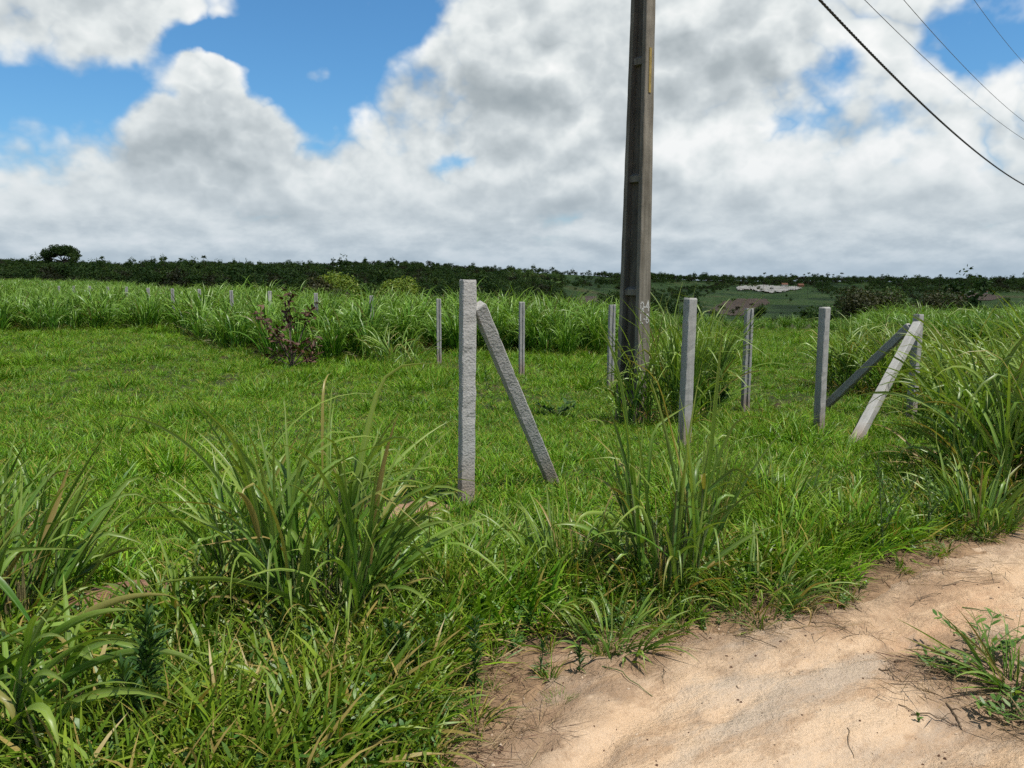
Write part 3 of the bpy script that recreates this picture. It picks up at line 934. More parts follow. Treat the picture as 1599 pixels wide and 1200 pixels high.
# clump between
c = clump('grass_clump', 'mid-height clump of pale blades just left of the large arching clump', hit(385, 925)[:2], [
    (44, 0.16, (0.05, 0.6), (0.2, 1.2), (0.35, 0.65), (0.012, 0.022), 0.25, False, None, 0),
    (14, 0.14, (0.5, 1.1), (0.5, 1.4), (0.2, 0.4), (0.006, 0.012), 0.2, True, None, 0)])
c = clump('grass_clump', 'low dark green tussock between the two big roadside clumps', hit(880, 905)[:2], [
    (80, 0.2, (0.1, 0.8), (0.3, 1.4), (0.25, 0.5), (0.010, 0.018), 0.15, False, None, 0)])
c = clump('grass_clump', 'low leafy tussock just right of the large arching clump', hit(690, 925)[:2], [
    (60, 0.18, (0.1, 0.8), (0.3, 1.4), (0.22, 0.45), (0.010, 0.016), 0.15, False, None, 0)])
c = clump('grass_clump', 'dark tussock on the verge left of the sunlit leaning brace', hit(1215, 800)[:2], [
    (90, 0.28, (0.1, 0.8), (0.3, 1.4), (0.25, 0.5), (0.010, 0.016), 0.15, False, None, 0)])
c = clump('grass_clump', 'tussock overhanging the road edge below the shallow brown gully', hit(1180, 945)[:2], [
    (70, 0.2, (0.2, 0.9), (0.4, 1.4), (0.2, 0.4), (0.008, 0.014), 0.15, False, None, 0),
    (16, 0.2, (0.5, 1.1), (0.5, 1.4), (0.2, 0.35), (0.005, 0.01), 0.2, True, None, 0)])
c = clump('grass_clump', 'bluish tussock at the road edge under the tall stand on the right', hit(1530, 820)[:2], [
    (60, 0.2, (0.1, 0.7), (0.3, 1.3), (0.3, 0.55), (0.012, 0.02), 0.15, False, None, 0)])
c = clump('grass_clump', 'small fallen grass tuft lying on the sand near the bottom of the verge', hit(655, 1165)[:2], [
    (16, 0.04, (0.7, 1.3), (0.3, 0.8), (0.14, 0.28), (0.012, 0.02), 0.1, False, None, 0)])
# the clump hiding the base of the utility pole
POLE_XY = hit(986, 662)[:2]
pole_specs = [(95, 0.30, (0.03, 0.4), (0.1, 1.2), (0.8, 1.5), (0.016, 0.028), 0.35, False, None, 0),
              (75, 0.34, (0.2, 0.8), (0.4, 1.6), (0.5, 1.0), (0.014, 0.024), 0.3, False, None, 0),
              (24, 0.28, (0.5, 1.1), (0.5, 1.4), (0.3, 0.6), (0.008, 0.014), 0.2, True, None, 0)]
clump('grass_clump', 'tall cane grass clump hiding the right foot of the utility pole', (POLE_XY[0] + 0.50, POLE_XY[1] - 0.10), pole_specs, k=1.30)
clump('grass_clump', 'loose cane grass spilling over the left foot of the utility pole', (POLE_XY[0] - 0.02, POLE_XY[1] - 0.32), [
    (26, 0.2, (0.1, 0.5), (0.3, 1.4), (0.6, 1.1), (0.014, 0.024), 0.35, False, None, 0),
    (20, 0.24, (0.4, 1.1), (0.5, 1.6), (0.4, 0.8), (0.012, 0.02), 0.3, False, None, 0),
    (24, 0.24, (0.5, 1.1), (0.5, 1.4), (0.3, 0.6), (0.006, 0.012), 0.2, True, None, 0)])
clump('grass_clump', 'cane grass clump standing behind the post right of the utility pole', (POLE_XY[0] + 0.72, POLE_XY[1] + 0.35), pole_specs, k=1.25)
# big stand at the right edge
right_specs = [(90, 0.34, (0.03, 0.5), (0.5, 1.9), (0.75, 1.35), (0.018, 0.030), 0.3, False, None, 0),
               (70, 0.38, (0.2, 0.9), (0.4, 1.5), (0.5, 1.0), (0.016, 0.026), 0.3, False, None, 0),
               (50, 0.34, (0.4, 1.2), (0.5, 1.4), (0.3, 0.7), (0.008, 0.016), 0.2, True, None, 0)]
for k, (pxx, pyy, lab) in enumerate([
        (1590, 775, 'foremost clump of the tall cane stand at the right edge, with brown dry foot'),
        (1520, 745, 'clump of the right-hand cane stand nearest the leaning braces'),
        (1640, 735, 'clump of the right-hand cane stand cut by the photo edge'),
        (1535, 690, 'cane clump directly in front of the double-braced corner post on its right'),
        (1580, 690, 'cane clump in the middle of the right-hand stand'),
        (1660, 690, 'cane clump at the far right behind the one cut by the photo edge'),
        (1522, 652, 'cane clump touching the right side of the double-braced corner post'),
        (1560, 650, 'cane clump on the skyline of the right-hand stand'),
        (1650, 650, 'rearmost cane clump of the right-hand stand'),
        (1335, 612, 'cane clump seen between the left post and the shaded brace'),
        (1385, 620, 'cane clump seen in the wedge between the two leaning braces'),
        (1415, 612, 'cane clump just left of the top of the double-braced corner post'),
        (1350, 585, 'cane clump farther back above the middle of the shaded brace')]):
    clump('grass_clump', lab, hit(pxx, pyy)[:2], right_specs, 'cane clumps of the right-hand stand', k=1.16 if pxx < 1560 else 1.32)
clump('grass_clump', 'low pale tussock in front of the cane wall left of the nearest post', hit(622, 572)[:2], [
    (90, 0.45, (0.2, 0.9), (0.4, 1.4), (0.5, 0.95), (0.018, 0.03), 0.2, False, None, 0)])

for k, (pxx, pyy, hh, lab) in enumerate([
        (575, 1045, 1.0, 'low verge tussock under the drooping dry blades of the large clump'),
        (470, 1060, 1.0, 'straggly tussock on the soil below the large arching clump'),
        (300, 1010, 1.2, 'leafy tussock beside the tallest dark weed at lower left'),
        (780, 860, 0.8, 'short glossy tussock on the lawn edge below the foot of the leaning brace'),
        (960, 1010, 0.7, 'half flattened tussock at the sandy edge left of the upright clump foot'),
        (1330, 830, 1.0, 'loose tussock left of the thin dark upright weed')]):
    clump('grass_clump', lab, hit(pxx, pyy)[:2], [
        (45, 0.15, (0.15, 0.9), (0.4, 1.5), (0.2 * hh, 0.42 * hh), (0.009, 0.017), 0.2, False, None, 0),
        (14, 0.15, (0.6, 1.2), (0.5, 1.2), (0.15, 0.3), (0.004, 0.009), 0.2, True, None, 0)])


# ------------------------------------------------------------------ upright dark weeds
def weed(label, xy, h, n=70, leaf=(0.05, 0.10), w=(0.006, 0.012), mat='weed', branches=0, lean=0.12, top=0.8):
    x, y = xy
    root = empty('weed_plant', (x, y, sz(x, y) - 0.01)); tag(root, label, 'weed')
    mb = MB(); parts = []
    stems = [(0, 0, 0, h, random.random() * 6.28)]
    for k in range(branches):
        stems.append((0, 0, h * random.uniform(0.25, 0.6), h * random.uniform(0.35, 0.6), random.random() * 6.28))
    for i, (sx, sy, z0, L, a) in enumerate(stems):
        d = lean if i == 0 else random.uniform(0.3, 0.9)
        t = np.linspace(0, 1, 6)
        pts = np.stack([sx + math.cos(a) * d * L * t, sy + math.sin(a) * d * L * t, z0 + L * t * (1 - 0.12 * d)], 1)
        mb.tube(pts, np.linspace(0.0055, 0.0015, 6) * (h / 0.5) ** 0.5 * (1 if i == 0 else 0.6), 6)
        m = int(n * L / h)
        tt = rng.random(m) ** top * 0.95 + 0.05
        b = np.stack([np.interp(tt, t, pts[:, j]) for j in range(3)], 1)
        parts.append(blades(b, np.arange(m) * 2.399 + U(-.9, .9, m), (U(0.35, 1.3, m) * (1.15 - 0.6 * tt) + rng.normal(0, 0.2, m)), U(0.1, 0.9, m), U(*leaf, m) * (1.1 - 0.5 * tt), U(*w, m), 4, basew=0.3, wpeak=0.45))
    mb.build('stem', MAT['stem'], root)
    link('leaves', blade_mesh('leaves', MAT[mat], parts), root)
    return root


weed('tallest dark narrow-leaved weed standing at the lower left', hit(222, 1190)[:2], 0.50, 150, (0.07, 0.13), (0.008, 0.015), branches=2)
weed('dark narrow-leaved weed at the verge foot left of the sandy patch', hit(742, 1085)[:2], 0.30, 110, (0.04, 0.08), (0.006, 0.010))
weed('small spiky weed seedling on the soil between the dark weed and the sand', hit(842, 1055)[:2], 0.16, 40, (0.03, 0.06), (0.004, 0.008))
weed('small dark weed at the very edge of the sand below the upright clump', hit(905, 1058)[:2], 0.13, 50, (0.03, 0.06), (0.006, 0.01))
weed('bushy dark weed beneath the drooping blades of the large clump', hit(640, 1075)[:2], 0.27, 130, (0.04, 0.08), (0.006, 0.011), branches=3)
weed('thin dark upright weed at the verge below the leaning braces', hit(1380, 872)[:2], 0.62, 120, (0.03, 0.06), (0.003, 0.006), branches=4)
weed('feathery pale weed right of the thin dark upright weed', hit(1450, 850)[:2], 0.48, 120, (0.02, 0.05), (0.003, 0.006), 'herb', branches=5)
weed('small bright seedling rooted in the bottom edge of the verge', hit(520, 1180)[:2], 0.12, 36, (0.03, 0.05), (0.006, 0.01), 'herb')
weed('low broad-leaved weed at the foot of the grooved post right of the pole', hit(1125, 640)[:2], 0.40, 90, (0.10, 0.18), (0.02, 0.04), 'herb', branches=7)
weed('thin dark weed in the lawn right behind the leaning brace', hit(762, 622)[:2], 0.50, 34, (0.05, 0.09), (0.008, 0.014), branches=2)
# the weedy island in the sand at the lower right
wx, wy = weed_patch_xy
clump('grass_clump', 'small green grass tuft on the sand at the lower right edge', (wx + 0.02, wy + 0.05), [
    (40, 0.10, (0.1, 0.9), (0.2, 1.2), (0.15, 0.36), (0.006, 0.012), 0.1, False, None, 0),
    (10, 0.05, (1.0, 1.35), (0.1, 0.4), (0.25, 0.42), (0.012, 0.018), 0.0, False, 3.0, 0.35)])
def creeper(label, xy, h, mat, n=70, spread=0.16, leaf=(0.03, 0.06), w=(0.010, 0.02)):
    """low branching herb: several arching stems, leaves in pairs along them"""
    x, y = xy
    root = empty('weed_plant', (x, y, sz(x, y) - 0.005)); tag(root, label, 'weed')
    mb = MB(); parts = []
    for k in range(11):
        a = k * 2.4 + random.random(); L = random.uniform(0.5, 1.0)
        t = np.linspace(0, 1, 6)
        pts = np.stack([math.cos(a) * spread * L * t, math.sin(a) * spread * L * t, h * L * (t * 1.5 - 0.6 * t * t)], 1)
        mb.tube(pts, np.linspace(0.0025, 0.001, 6), 5)
        m = max(4, n // 11)
        tt = U(0.2, 1.0, m)
        b = np.stack([np.interp(tt, t, pts[:, j]) for j in range(3)], 1)
        parts.append(blades(b, a + np.where(np.arange(m) % 2 == 0, 1, -1) * U(0.5, 1.5, m), U(0.8, 1.5, m), U(0.0, 0.7, m), U(*leaf, m), U(*w, m), 4, basew=0.25, wpeak=0.45, roll=rng.normal(0, 0.25, m)))
    mb.build('stem', MAT['stem'], root)
    link('leaves', blade_mesh('leaves', MAT[mat], parts), root)


creeper('dark leafy weed in the lawn right of the leaning brace', hit(868, 650)[:2], 0.22, 'weed', 150, 0.34, (0.06, 0.13), (0.02, 0.035))
creeper('pale leafy creeping weed at the near side of the right-hand sand tuft', (wx - 0.12, wy - 0.16), 0.10, 'herb', 110, 0.16)
creeper('leafy weed at the far side of the right-hand sand tuft', (wx + 0.02, wy + 0.26), 0.16, 'herb', 120, 0.20)
creeper('dark leafy creeping weed at the right photo edge on the sand', (wx + 0.16, wy + 0.02), 0.20, 'weed', 120, 0.20)
creeper('small sprawling herb on the sand just left of the right-hand tuft', (wx - 0.22, wy + 0.14), 0.06, 'herb', 60, 0.12)
weed('tiny two-leaved seedling alone on the sand left of the right-hand tuft', hit(1432, 1165)[:2], 0.045, 10, (0.015, 0.03), (0.006, 0.01), 'herb')
clump('grass_clump', 'tiny fine grass tuft alone on the sand at the left margin of the road', hit(873, 1108)[:2], [
    (50, 0.03, (0.2, 1.2), (0.0, 0.6), (0.03, 0.08), (0.0015, 0.003), 0.0, False, None, 0)])

# ------------------------------------------------------------------ burnt shrub in front of the cane
def dead_shrub():
    x, y, z = hit(463, 573)
    y -= 0.35; z = gz(x, y)
    root = empty('dead_shrub', (x, y, z)); tag(root, 'withered dark brown shrub standing against the green cane wall', 'shrub')
    mb = MB(); parts = []
    for k, (ax_, h, ln) in enumerate([(2.0, 1.6, 0.08), (2.9, 1.2, 0.62), (0.3, 1.3, 0.36), (3.3, 0.8, 0.45), (-1.2, 0.55, 0.5), (2.0, 1.2, 0.3), (3.0, 0.25, 1.9), (0.1, 0.25, 1.8), (0.0, 0.6, 0.8)]):
        t = np.linspace(0, 1, 6)
        pts = np.stack([math.cos(ax_) * ln * h * t ** 1.3, math.sin(ax_) * ln * h * t ** 1.3, h * t], 1)
        mb.tube(pts, np.linspace(0.02, 0.006, 6), 6)
        m = 32
        tt = 1 - 0.3 * rng.random(m) ** 2
        b = np.stack([np.interp(tt, t, pts[:, j]) for j in range(3)], 1) + rng.normal(0, 0.07, (m, 3))
        parts.append(blades(b, U(0, 6.28, m), U(0.5, 2.4, m), U(0.2, 1.2, m), U(0.10, 0.20, m), U(0.04, 0.08, m), 3, basew=0.3, wpeak=0.5))
    mb.build('stem', MAT['bark'], root)
    link('leaves', blade_mesh('leaves', MAT['deadleaf'], parts), root)


dead_shrub()

# ------------------------------------------------------------------ dirt mounds
for (mx, my), (pxx, pyy, rad, hgt, mt), lab in zip(mound_xy, mounds, [
        'low mound of pale bare earth at the foot of the nearest post', 'reddish clods of bare earth between the grasses at the left', 'small bare sandy spot on the lawn right of the brace foot']):
    nr_, na_ = 14, 40
    V = []; F = []
    for i in range(nr_):
        q = i / (nr_ - 1)
        for j in range(na_):
            t = 2 * PI * j / na_
            rr_ = rad * 1.25 * q * (0.85 + 0.3 * float(vnoise(j * 0.35, rad * 30)))
            X_ = rr_ * math.cos(t); Y_ = rr_ * math.sin(t) * 0.8
            hgt_ = hgt * math.cos(q * PI / 2) ** 1.2 + 0.035 * (float(fbm((mx + X_) * 14, (my + Y_) * 14, 3)) - 0.45) * (1 - q * q) - 0.03 * q ** 3 + 0.012
            V.append((X_, Y_, gz(mx + X_, my + Y_) + hgt_))
    for i in range(nr_ - 1):
        for j in range(na_):
            F.append((i * na_ + j, (i + 1) * na_ + j, (i + 1) * na_ + (j + 1) % na_, i * na_ + (j + 1) % na_))
    mb = MB(); mb.add(V, F)
    tag(mb.build('dirt_mound', MAT[mt], loc=(mx, my, 0), smooth=True), lab, 'dirt mound')


# ------------------------------------------------------------------ twigs on the road
def twig(pa, pb, rad, label, forks=0, mat='twig'):
    a = hit(*pa); b = hit(*pb)
    a = np.array(a[:2]); b = np.array(b[:2])
    L = np.linalg.norm(b - a)
    t = np.linspace(0, 1, 9)
    side = np.array([-(b - a)[1], (b - a)[0]])
    wob = 0.06 * np.sin(t * PI * random.uniform(0.8, 2.2) + random.random()) + 0.02 * rng.normal(size=9)
    P = a[None] + (b - a)[None] * t[:, None] + side[None] * wob[:, None] * np.sin(t * PI)[:, None]
    Z = surf_z(P[:, 0], P[:, 1]) + rad * 0.8 + 0.012 * np.sin(t * PI) * random.random()
    pts = np.column_stack([P - a, Z - Z[0]])
    mb = MB(); mb.tube(pts, np.linspace(rad, rad * 0.5, 9), 6)
    for k in range(forks):
        i = random.randint(2, 6); d = random.choice((-1, 1))
        q = pts[i] + np.array([*( (b - a) * 0.25 + side * d * random.uniform(0.1, 0.3)), 0.012])
        m_ = (pts[i] + q) / 2 + np.array([0, 0, 0.006])
        mb.tube([pts[i], m_, q], [rad * 0.6, rad * 0.5, rad * 0.3], 5)
    tag(mb.build('twig', MAT[mat], loc=(a[0], a[1], Z[0])), label, 'twig')


twig((940, 1062), (1018, 1125), 0.0026, 'green grass stalk lying across the sand margin near the bottom', 0, 'stem')
twig((1145, 998), (1212, 1038), 0.0028, 'dark twig lying on the sand below the overhanging tussock')
twig((1265, 985), (1340, 1025), 0.0026, 'dark twig lying on the sand under the verge corner')
twig((1232, 1003), (1300, 1002), 0.0024, 'pale straw stalk lying level on the sand', 0, 'straw')
twig((1370, 1084), (1405, 1110), 0.0035, 'short forked dark twig in the middle of the sandy road', 2)
twig((1385, 1112), (1470, 1128), 0.0016, 'thin curved rootlet trailing from the forked twig')
twig((1500, 983), (1580, 1004), 0.0030, 'dark green stalk lying on the sand above the right-hand tuft', 0, 'stem')
twig((1420, 1158), (1500, 1160), 0.0030, 'dark twig lying beside the tiny seedling', 1)
twig((1475, 1135), (1500, 1165), 0.0045, 'thick short twig at the edge of the right-hand litter', 1)
twig((1465, 1100), (1560, 1108), 0.0024, 'thin brown twig reaching into the right-hand tuft', 1)
twig((1400, 1145), (1440, 1162), 0.0022, 'thin twig left of the tiny seedling on the sand')
twig((1420, 968), (1468, 954), 0.0022, 'forked rootlet on the far sand by the gully', 2)
twig((1470, 935), (1560, 938), 0.0024, 'long thin twig on the far sand near the right edge')
twig((1330, 945), (1345, 968), 0.0026, 'small twig sticking out from the verge corner', 1)
twig((1035, 1075), (1036, 1108), 0.0016, 'thin rootlet hanging down into the sand gully')
twig((1320, 1182), (1332, 1215), 0.0016, 'tiny dark stalk at the bottom edge of the sandy road')
twig((1395, 1068), (1412, 1066), 0.0050, 'stubby dark bark piece lying alone on the sand')


# ------------------------------------------------------------------ fence posts
def post_mesh(name, w, d, h, groove, mat, seed, depth=0.35):
    q = random.Random(seed)
    b_ = 0.006
    if groove:
        prof = [(-w / 2 + b_, -d / 2), (-0.018, -d / 2), (-0.011, -d / 2 + 0.018), (0.011, -d / 2 + 0.018), (0.018, -d / 2), (w / 2 - b_, -d / 2), (w / 2, -d / 2 + b_), (w / 2, d / 2 - b_), (w / 2 - b_, d / 2), (-w / 2 + b_, d / 2), (-w / 2, d / 2 - b_), (-w / 2, -d / 2 + b_)]
    else:
        prof = [(-w / 2 + b_, -d / 2), (w / 2 - b_, -d / 2), (w / 2, -d / 2 + b_), (w / 2, d / 2 - b_), (w / 2 - b_, d / 2), (-w / 2 + b_, d / 2), (-w / 2, d / 2 - b_), (-w / 2, -d / 2 + b_)]
    zs = np.concatenate([np.linspace(-depth, h - 0.012, 36), [h]])
    V = []
    for i, z in enumerate(zs):
        s = 1.0 if i < len(zs) - 1 else 0.90
        for (x, y) in prof:
            ch = 0.93 if (q.random() < 0.05 and not groove) else 1.0      # a chipped corner
            V.append((x * s * ch + q.gauss(0, 0.0013), y * s * ch + q.gauss(0, 0.0013), z + (q.gauss(0, 0.003) if i == len(zs) - 1 else 0)))
    n = len(prof); F = []
    for i in range(len(zs) - 1):
        for j in range(n):
            F.append((i * n + j, i * n + (j + 1) % n, (i + 1) * n + (j + 1) % n, (i + 1) * n + j))
    F.append(tuple(range(n))[::-1]); F.append(tuple((len(zs) - 1) * n + j for j in range(n)))
    mb = MB(); mb.add(V, F)
    return mb.mesh(name, mat)


GROUP_P = 'concrete fence posts of the plot'


def post(px_top, py_top, y, rz, label, w=0.10, d=0.10, groove=False, mat='conc_s', lean=(0, 0), top_off=0.0):
    x, _, zt = at(px_top, py_top, y)
    g = gz(x, y)
    h = zt - g
    me = post_mesh('fence_post', w, d, h, groove, MAT[mat], int(px_top * 7))
    o = link('fence_post', me, loc=(x - lean[0] * h, y - lean[1] * h, g))
    o.rotation_euler = (-lean[1], lean[0], R(rz))
    tag(o, label, 'fence post', GROUP_P)
    return x, y, g, h


def beam(p_top, p_base, w, d, roll, mat, name, label, ext=0.25):
    a = Vector(p_base); b = Vector(p_top)
    ax_ = (b - a); L = ax_.length; ax_.normalize()
    me = post_mesh(name, w, d, L, False, MAT[mat], int(L * 1000), ext)
    o = link(name, me, loc=a)
    q = ax_.to_track_quat('Z', 'Y')
    tocam = Vector((0, 0, EYE)) - (a + b) / 2; tocam = (tocam - ax_ * tocam.dot(ax_)).normalized()
    ly, lx = q @ Vector((0, -1, 0)), q @ Vector((1, 0, 0))
    roll += math.atan2(tocam.dot(lx), tocam.dot(ly))
    o.rotation_mode = 'QUATERNION'
    o.rotation_quaternion = q @ Euler((0, 0, roll)).to_quaternion()
    tag(o, label, 'brace')
    return o


P1 = post(731, 437, 5.45, 20, 'nearest fence post, rough pale grey, standing alone with one brace leaning on it', w=0.098, d=0.098, mat='conc', lean=(0.016, 0))
b0 = hit(864, 757)
beam((P1[0] + 0.062, P1[1] + 0.045, P1[2] + P1[3] - 0.17), b0, 0.092, 0.09, R(16), 'conc', 'post_brace', 'rough grey concrete brace leaning against the nearest fence post')
P2 = post(1079, 466, 8.0, 24, 'thick fence post standing just right of the utility pole', w=0.10, d=0.10, lean=(0.018, 0))
P3 = post(1288, 480, 9.3, 30, 'fence post standing just left of the two crossed braces', w=0.095, d=0.095, lean=(0.0, 0))
P4 = post(1435, 491, 10.7, 30, 'corner fence post held by two leaning braces', w=0.10, d=0.10, lean=(0.01, 0))
bf = hit(1333, 694)
beam((P4[0] - 0.06, P4[1] - 0.10, P4[2] + P4[3] - 0.13), bf, 0.10, 0.10, R(-32), 'conc_s', 'post_brace', 'pale sunlit brace leaning on the corner post from the road side')
bb = hit(1284, 640)
beam((P4[0] - 0.08, P4[1] + 0.06, P4[2] + P4[3] - 0.16), bb, 0.10, 0.10, R(-18), 'conc_s', 'post_brace', 'dark shaded brace leaning on the corner post from the field side')
back = [
    (1170, 482, 11.7, 'grooved fence post midway between the thick post by the pole and the crossed braces'),
    (956, 476, 14.0, 'fence post half hidden by the left side of the utility pole'),
    (815, 472, 16.3, 'grooved fence post in the gap between the nearest post and the utility pole'),
    (685, 467, 18.2, 'grooved fence post just left of the nearest post'),
    (580, 462, 20.2, 'fence post buried to half its height in cane, second left of the nearest post'),
    (493, 458, 22.3, 'fence post top above the cane just right of the withered brown shrub'),
    (421, 455, 24.4, 'fence post top above the cane just left of the withered brown shrub'),
    (361, 454, 26.5, 'fence post top above the cane, second left of the withered brown shrub'),
    (311, 452, 28.6, 'fence post top above the cane just right of the gap in the cane'),
    (269, 451, 30.8, 'far fence post seen to its foot in the gap of the cane'),
    (231, 450, 33.2, 'far fence post in the cane just left of the gap'),
    (197, 448, 35.8, 'far fence post top, second left of the gap in the cane'),
    (168, 448, 38.6, 'far fence post top, third left of the gap in the cane'),
    (140, 447, 41.4, 'far fence post top, fourth left of the gap in the cane'),
    (115, 447, 44.2, 'far fence post top, fifth left of the gap in the cane'),
    (92, 447, 47.0, 'farthest fence post top at the left end of the row')]
for k, (a, b, yy, lab) in enumerate(back):
    post(a, b, yy, 8 + (k % 3) * 3, lab, w=0.105, d=0.10, groove=True, lean=(random.uniform(-0.01, 0.01), 0))


# ------------------------------------------------------------------ utility pole
def utility_pole():
    x, y = POLE_XY
    g = gz(x, y)
    root = empty('utility_pole', (x, y, g)); tag(root, 'tall weathered concrete utility pole with recessed panels rising out of the picture', 'utility pole')
    root.rotation_euler = (0, R(0.55), R(-43))
    H = 9.2
    W = lambda z: 0.335 - 0.0185 * z
    D = lambda z: 0.275 - 0.0185 * z
    zs = np.linspace(-0.5, H, 60)
    prof = lambda w, d, f, r: [(-w/2 + .008, -d/2), (-w/2 + f, -d/2), (-w/2 + f + .02, -d/2 + r), (w/2 - f - .02, -d/2 + r), (w/2 - f, -d/2), (w/2 - .008, -d/2), (w/2, -d/2 + .008), (w/2, d/2 - .008),
                               (w/2 - .008, d/2), (w/2 - f, d/2), (w/2 - f - .02, d/2 - r), (-w/2 + f + .02, d/2 - r), (-w/2 + f, d/2), (-w/2 + .008, d/2), (-w/2, d/2 - .008), (-w/2, -d/2 + .008)]
    q = random.Random(5)
    V = []; F = []
    for z in zs:
        w, d = W(max(z, 0)), D(max(z, 0))
        for (a, b) in prof(w, d, 0.055, min(0.11, d * 0.40)):
            V.append((a + q.gauss(0, 0.0012), b + q.gauss(0, 0.0012), z))
    n = 16
    for i in range(len(zs) - 1):
        for j in range(n):
            F.append((i*n + j, i*n + (j+1) % n, (i+1)*n + (j+1) % n, (i+1)*n + j))
    F.append(tuple(range(n))[::-1]); F.append(tuple((len(zs)-1)*n + j for j in range(n)))
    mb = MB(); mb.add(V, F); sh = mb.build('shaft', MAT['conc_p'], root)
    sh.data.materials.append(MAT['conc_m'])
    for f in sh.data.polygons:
        if len(f.vertices) == 4 and (f.index % 16) in (1, 2, 3, 9, 10, 11): f.material_index = 1     # recessed panels, their shade put into a darker colour
    # ribs that divide the recess into panels (front and back)
    zr = 0.30
    while zr < H - 0.3:
        w, d = W(zr), D(zr); r_ = min(0.11, d * 0.40)
        for s in (-1, 1):
            mb = MB()
            y0, y1 = s * (d/2 - 0.022), s * (d/2 - r_ - 0.004)
            hw = w/2 - 0.055 - 0.012
            ya, yb = min(y0, y1), max(y0, y1)
            v = [(-hw, y1, zr - 0.05), (hw, y1, zr - 0.05), (hw, y0, zr - 0.035), (-hw, y0, zr - 0.035), (-hw, y1, zr + 0.075), (hw, y1, zr + 0.075), (hw, y0, zr + 0.035), (-hw, y0, zr + 0.035)]
            mb.add(v, [(0, 1, 2, 3), (7, 6, 5, 4), (3, 2, 6, 7), (0, 3, 7, 4), (1, 5, 6, 2)])
            mb.build('rib', MAT['conc_p'], root)
        zr += 1.39
    # yellow strip on the smooth flange
    z0, z1 = 4.10, 4.62
    mb = MB(); xf = W(4.36) / 2
    v = []
    for (z, xo) in ((z0, W(z0)/2), (z1, W(z1)/2)):
        v += [(xo - 0.004, -0.028, z), (xo + 0.008, -0.028, z), (xo + 0.008, 0.020, z), (xo - 0.004, 0.020, z)]
    mb.add(v, [(3, 2, 1, 0), (4, 5, 6, 7), (0, 1, 5, 4), (1, 2, 6, 5), (2, 3, 7, 6), (3, 0, 4, 7)])
    pl = mb.build('number_plate', MAT['yellow'], root); pl['label'] = 'narrow yellow strip plate on the smooth side'
    # hand painted marking  Q-4 / L-8 on the smooth flange; strokes in (s across, z up), s runs -> picture right
    strokes = {
        'Q': [[(.2, 1), (.8, 1), (1, .7), (1, .2), (.75, 0), (.25, 0), (0, .25), (0, .75), (.2, 1)], [(.6, .3), (1.1, -.08)]],
        '-': [[(.1, .45), (.8, .45)]],
        '4': [[(.75, 0), (.75, 1), (0, .35), (1, .35)]],
        'L': [[(.1, 1), (.1, 0), (1, 0)]],
        '8': [[(.5, .52), (.1, .7), (.2, .97), (.8, .97), (.9, .7), (.5, .52), (.05, .3), (.2, .02), (.8, .02), (.95, .3), (.5, .52)]]}
    mb = MB()
    def put(ch, s0, z0_, w_, h_):
        for line in strokes[ch]:
            for (a, b) in zip(line[:-1], line[1:]):
                p = np.array([s0 + a[0]*w_, z0_ + a[1]*h_]); qq = np.array([s0 + b[0]*w_, z0_ + b[1]*h_])
                dr = (qq - p); l = np.linalg.norm(dr); dr = dr / l
                nn = np.array([-dr[1], dr[0]]) * 0.0085
                p = p - dr * 0.006; qq = qq + dr * 0.006
                vv = []
                for e in (0.0, 0.0035):
                    for c_ in (p + nn, p - nn, qq - nn, qq + nn):
                        vv.append((W(c_[1]) / 2 + e - 0.0005, c_[0], c_[1]))
                mb.add(vv, [(4, 5, 6, 7), (0, 1, 5, 4), (1, 2, 6, 5), (2, 3, 7, 6), (3, 0, 4, 7)])
    put('Q', -0.095, 1.46, 0.062, 0.11); put('-', -0.018, 1.46, 0.030, 0.11); put('4', 0.028, 1.46, 0.062, 0.13)
    put('L', -0.098, 1.31, 0.052, 0.11); put('-', -0.026, 1.31, 0.026, 0.11); put('8', 0.022, 1.31, 0.066, 0.11)
    mk = mb.build('painted_number', MAT['whitepaint'], root); mk['label'] = 'white hand painted Q-4 above L-8'
    # cross arm with three insulators
    mb = MB(); mb.box((-0.9, -0.20, 8.55), (0.9, -0.11, 8.66)); mb.build('crossarm', MAT['conc_p'], root)
    for xx in (-0.8, 0.0, 0.8):
        mb = MB(); mb.tube([(xx, -0.155, 8.655), (xx, -0.155, 8.70), (xx, -0.155, 8.71), (xx, -0.155, 8.76), (xx, -0.155, 8.77), (xx, -0.155, 8.83)], [0.02, 0.02, 0.06, 0.045, 0.05, 0.025], 12)
        mb.build('insulator', MAT['porcelain'], root)
    return root


utility_pole()


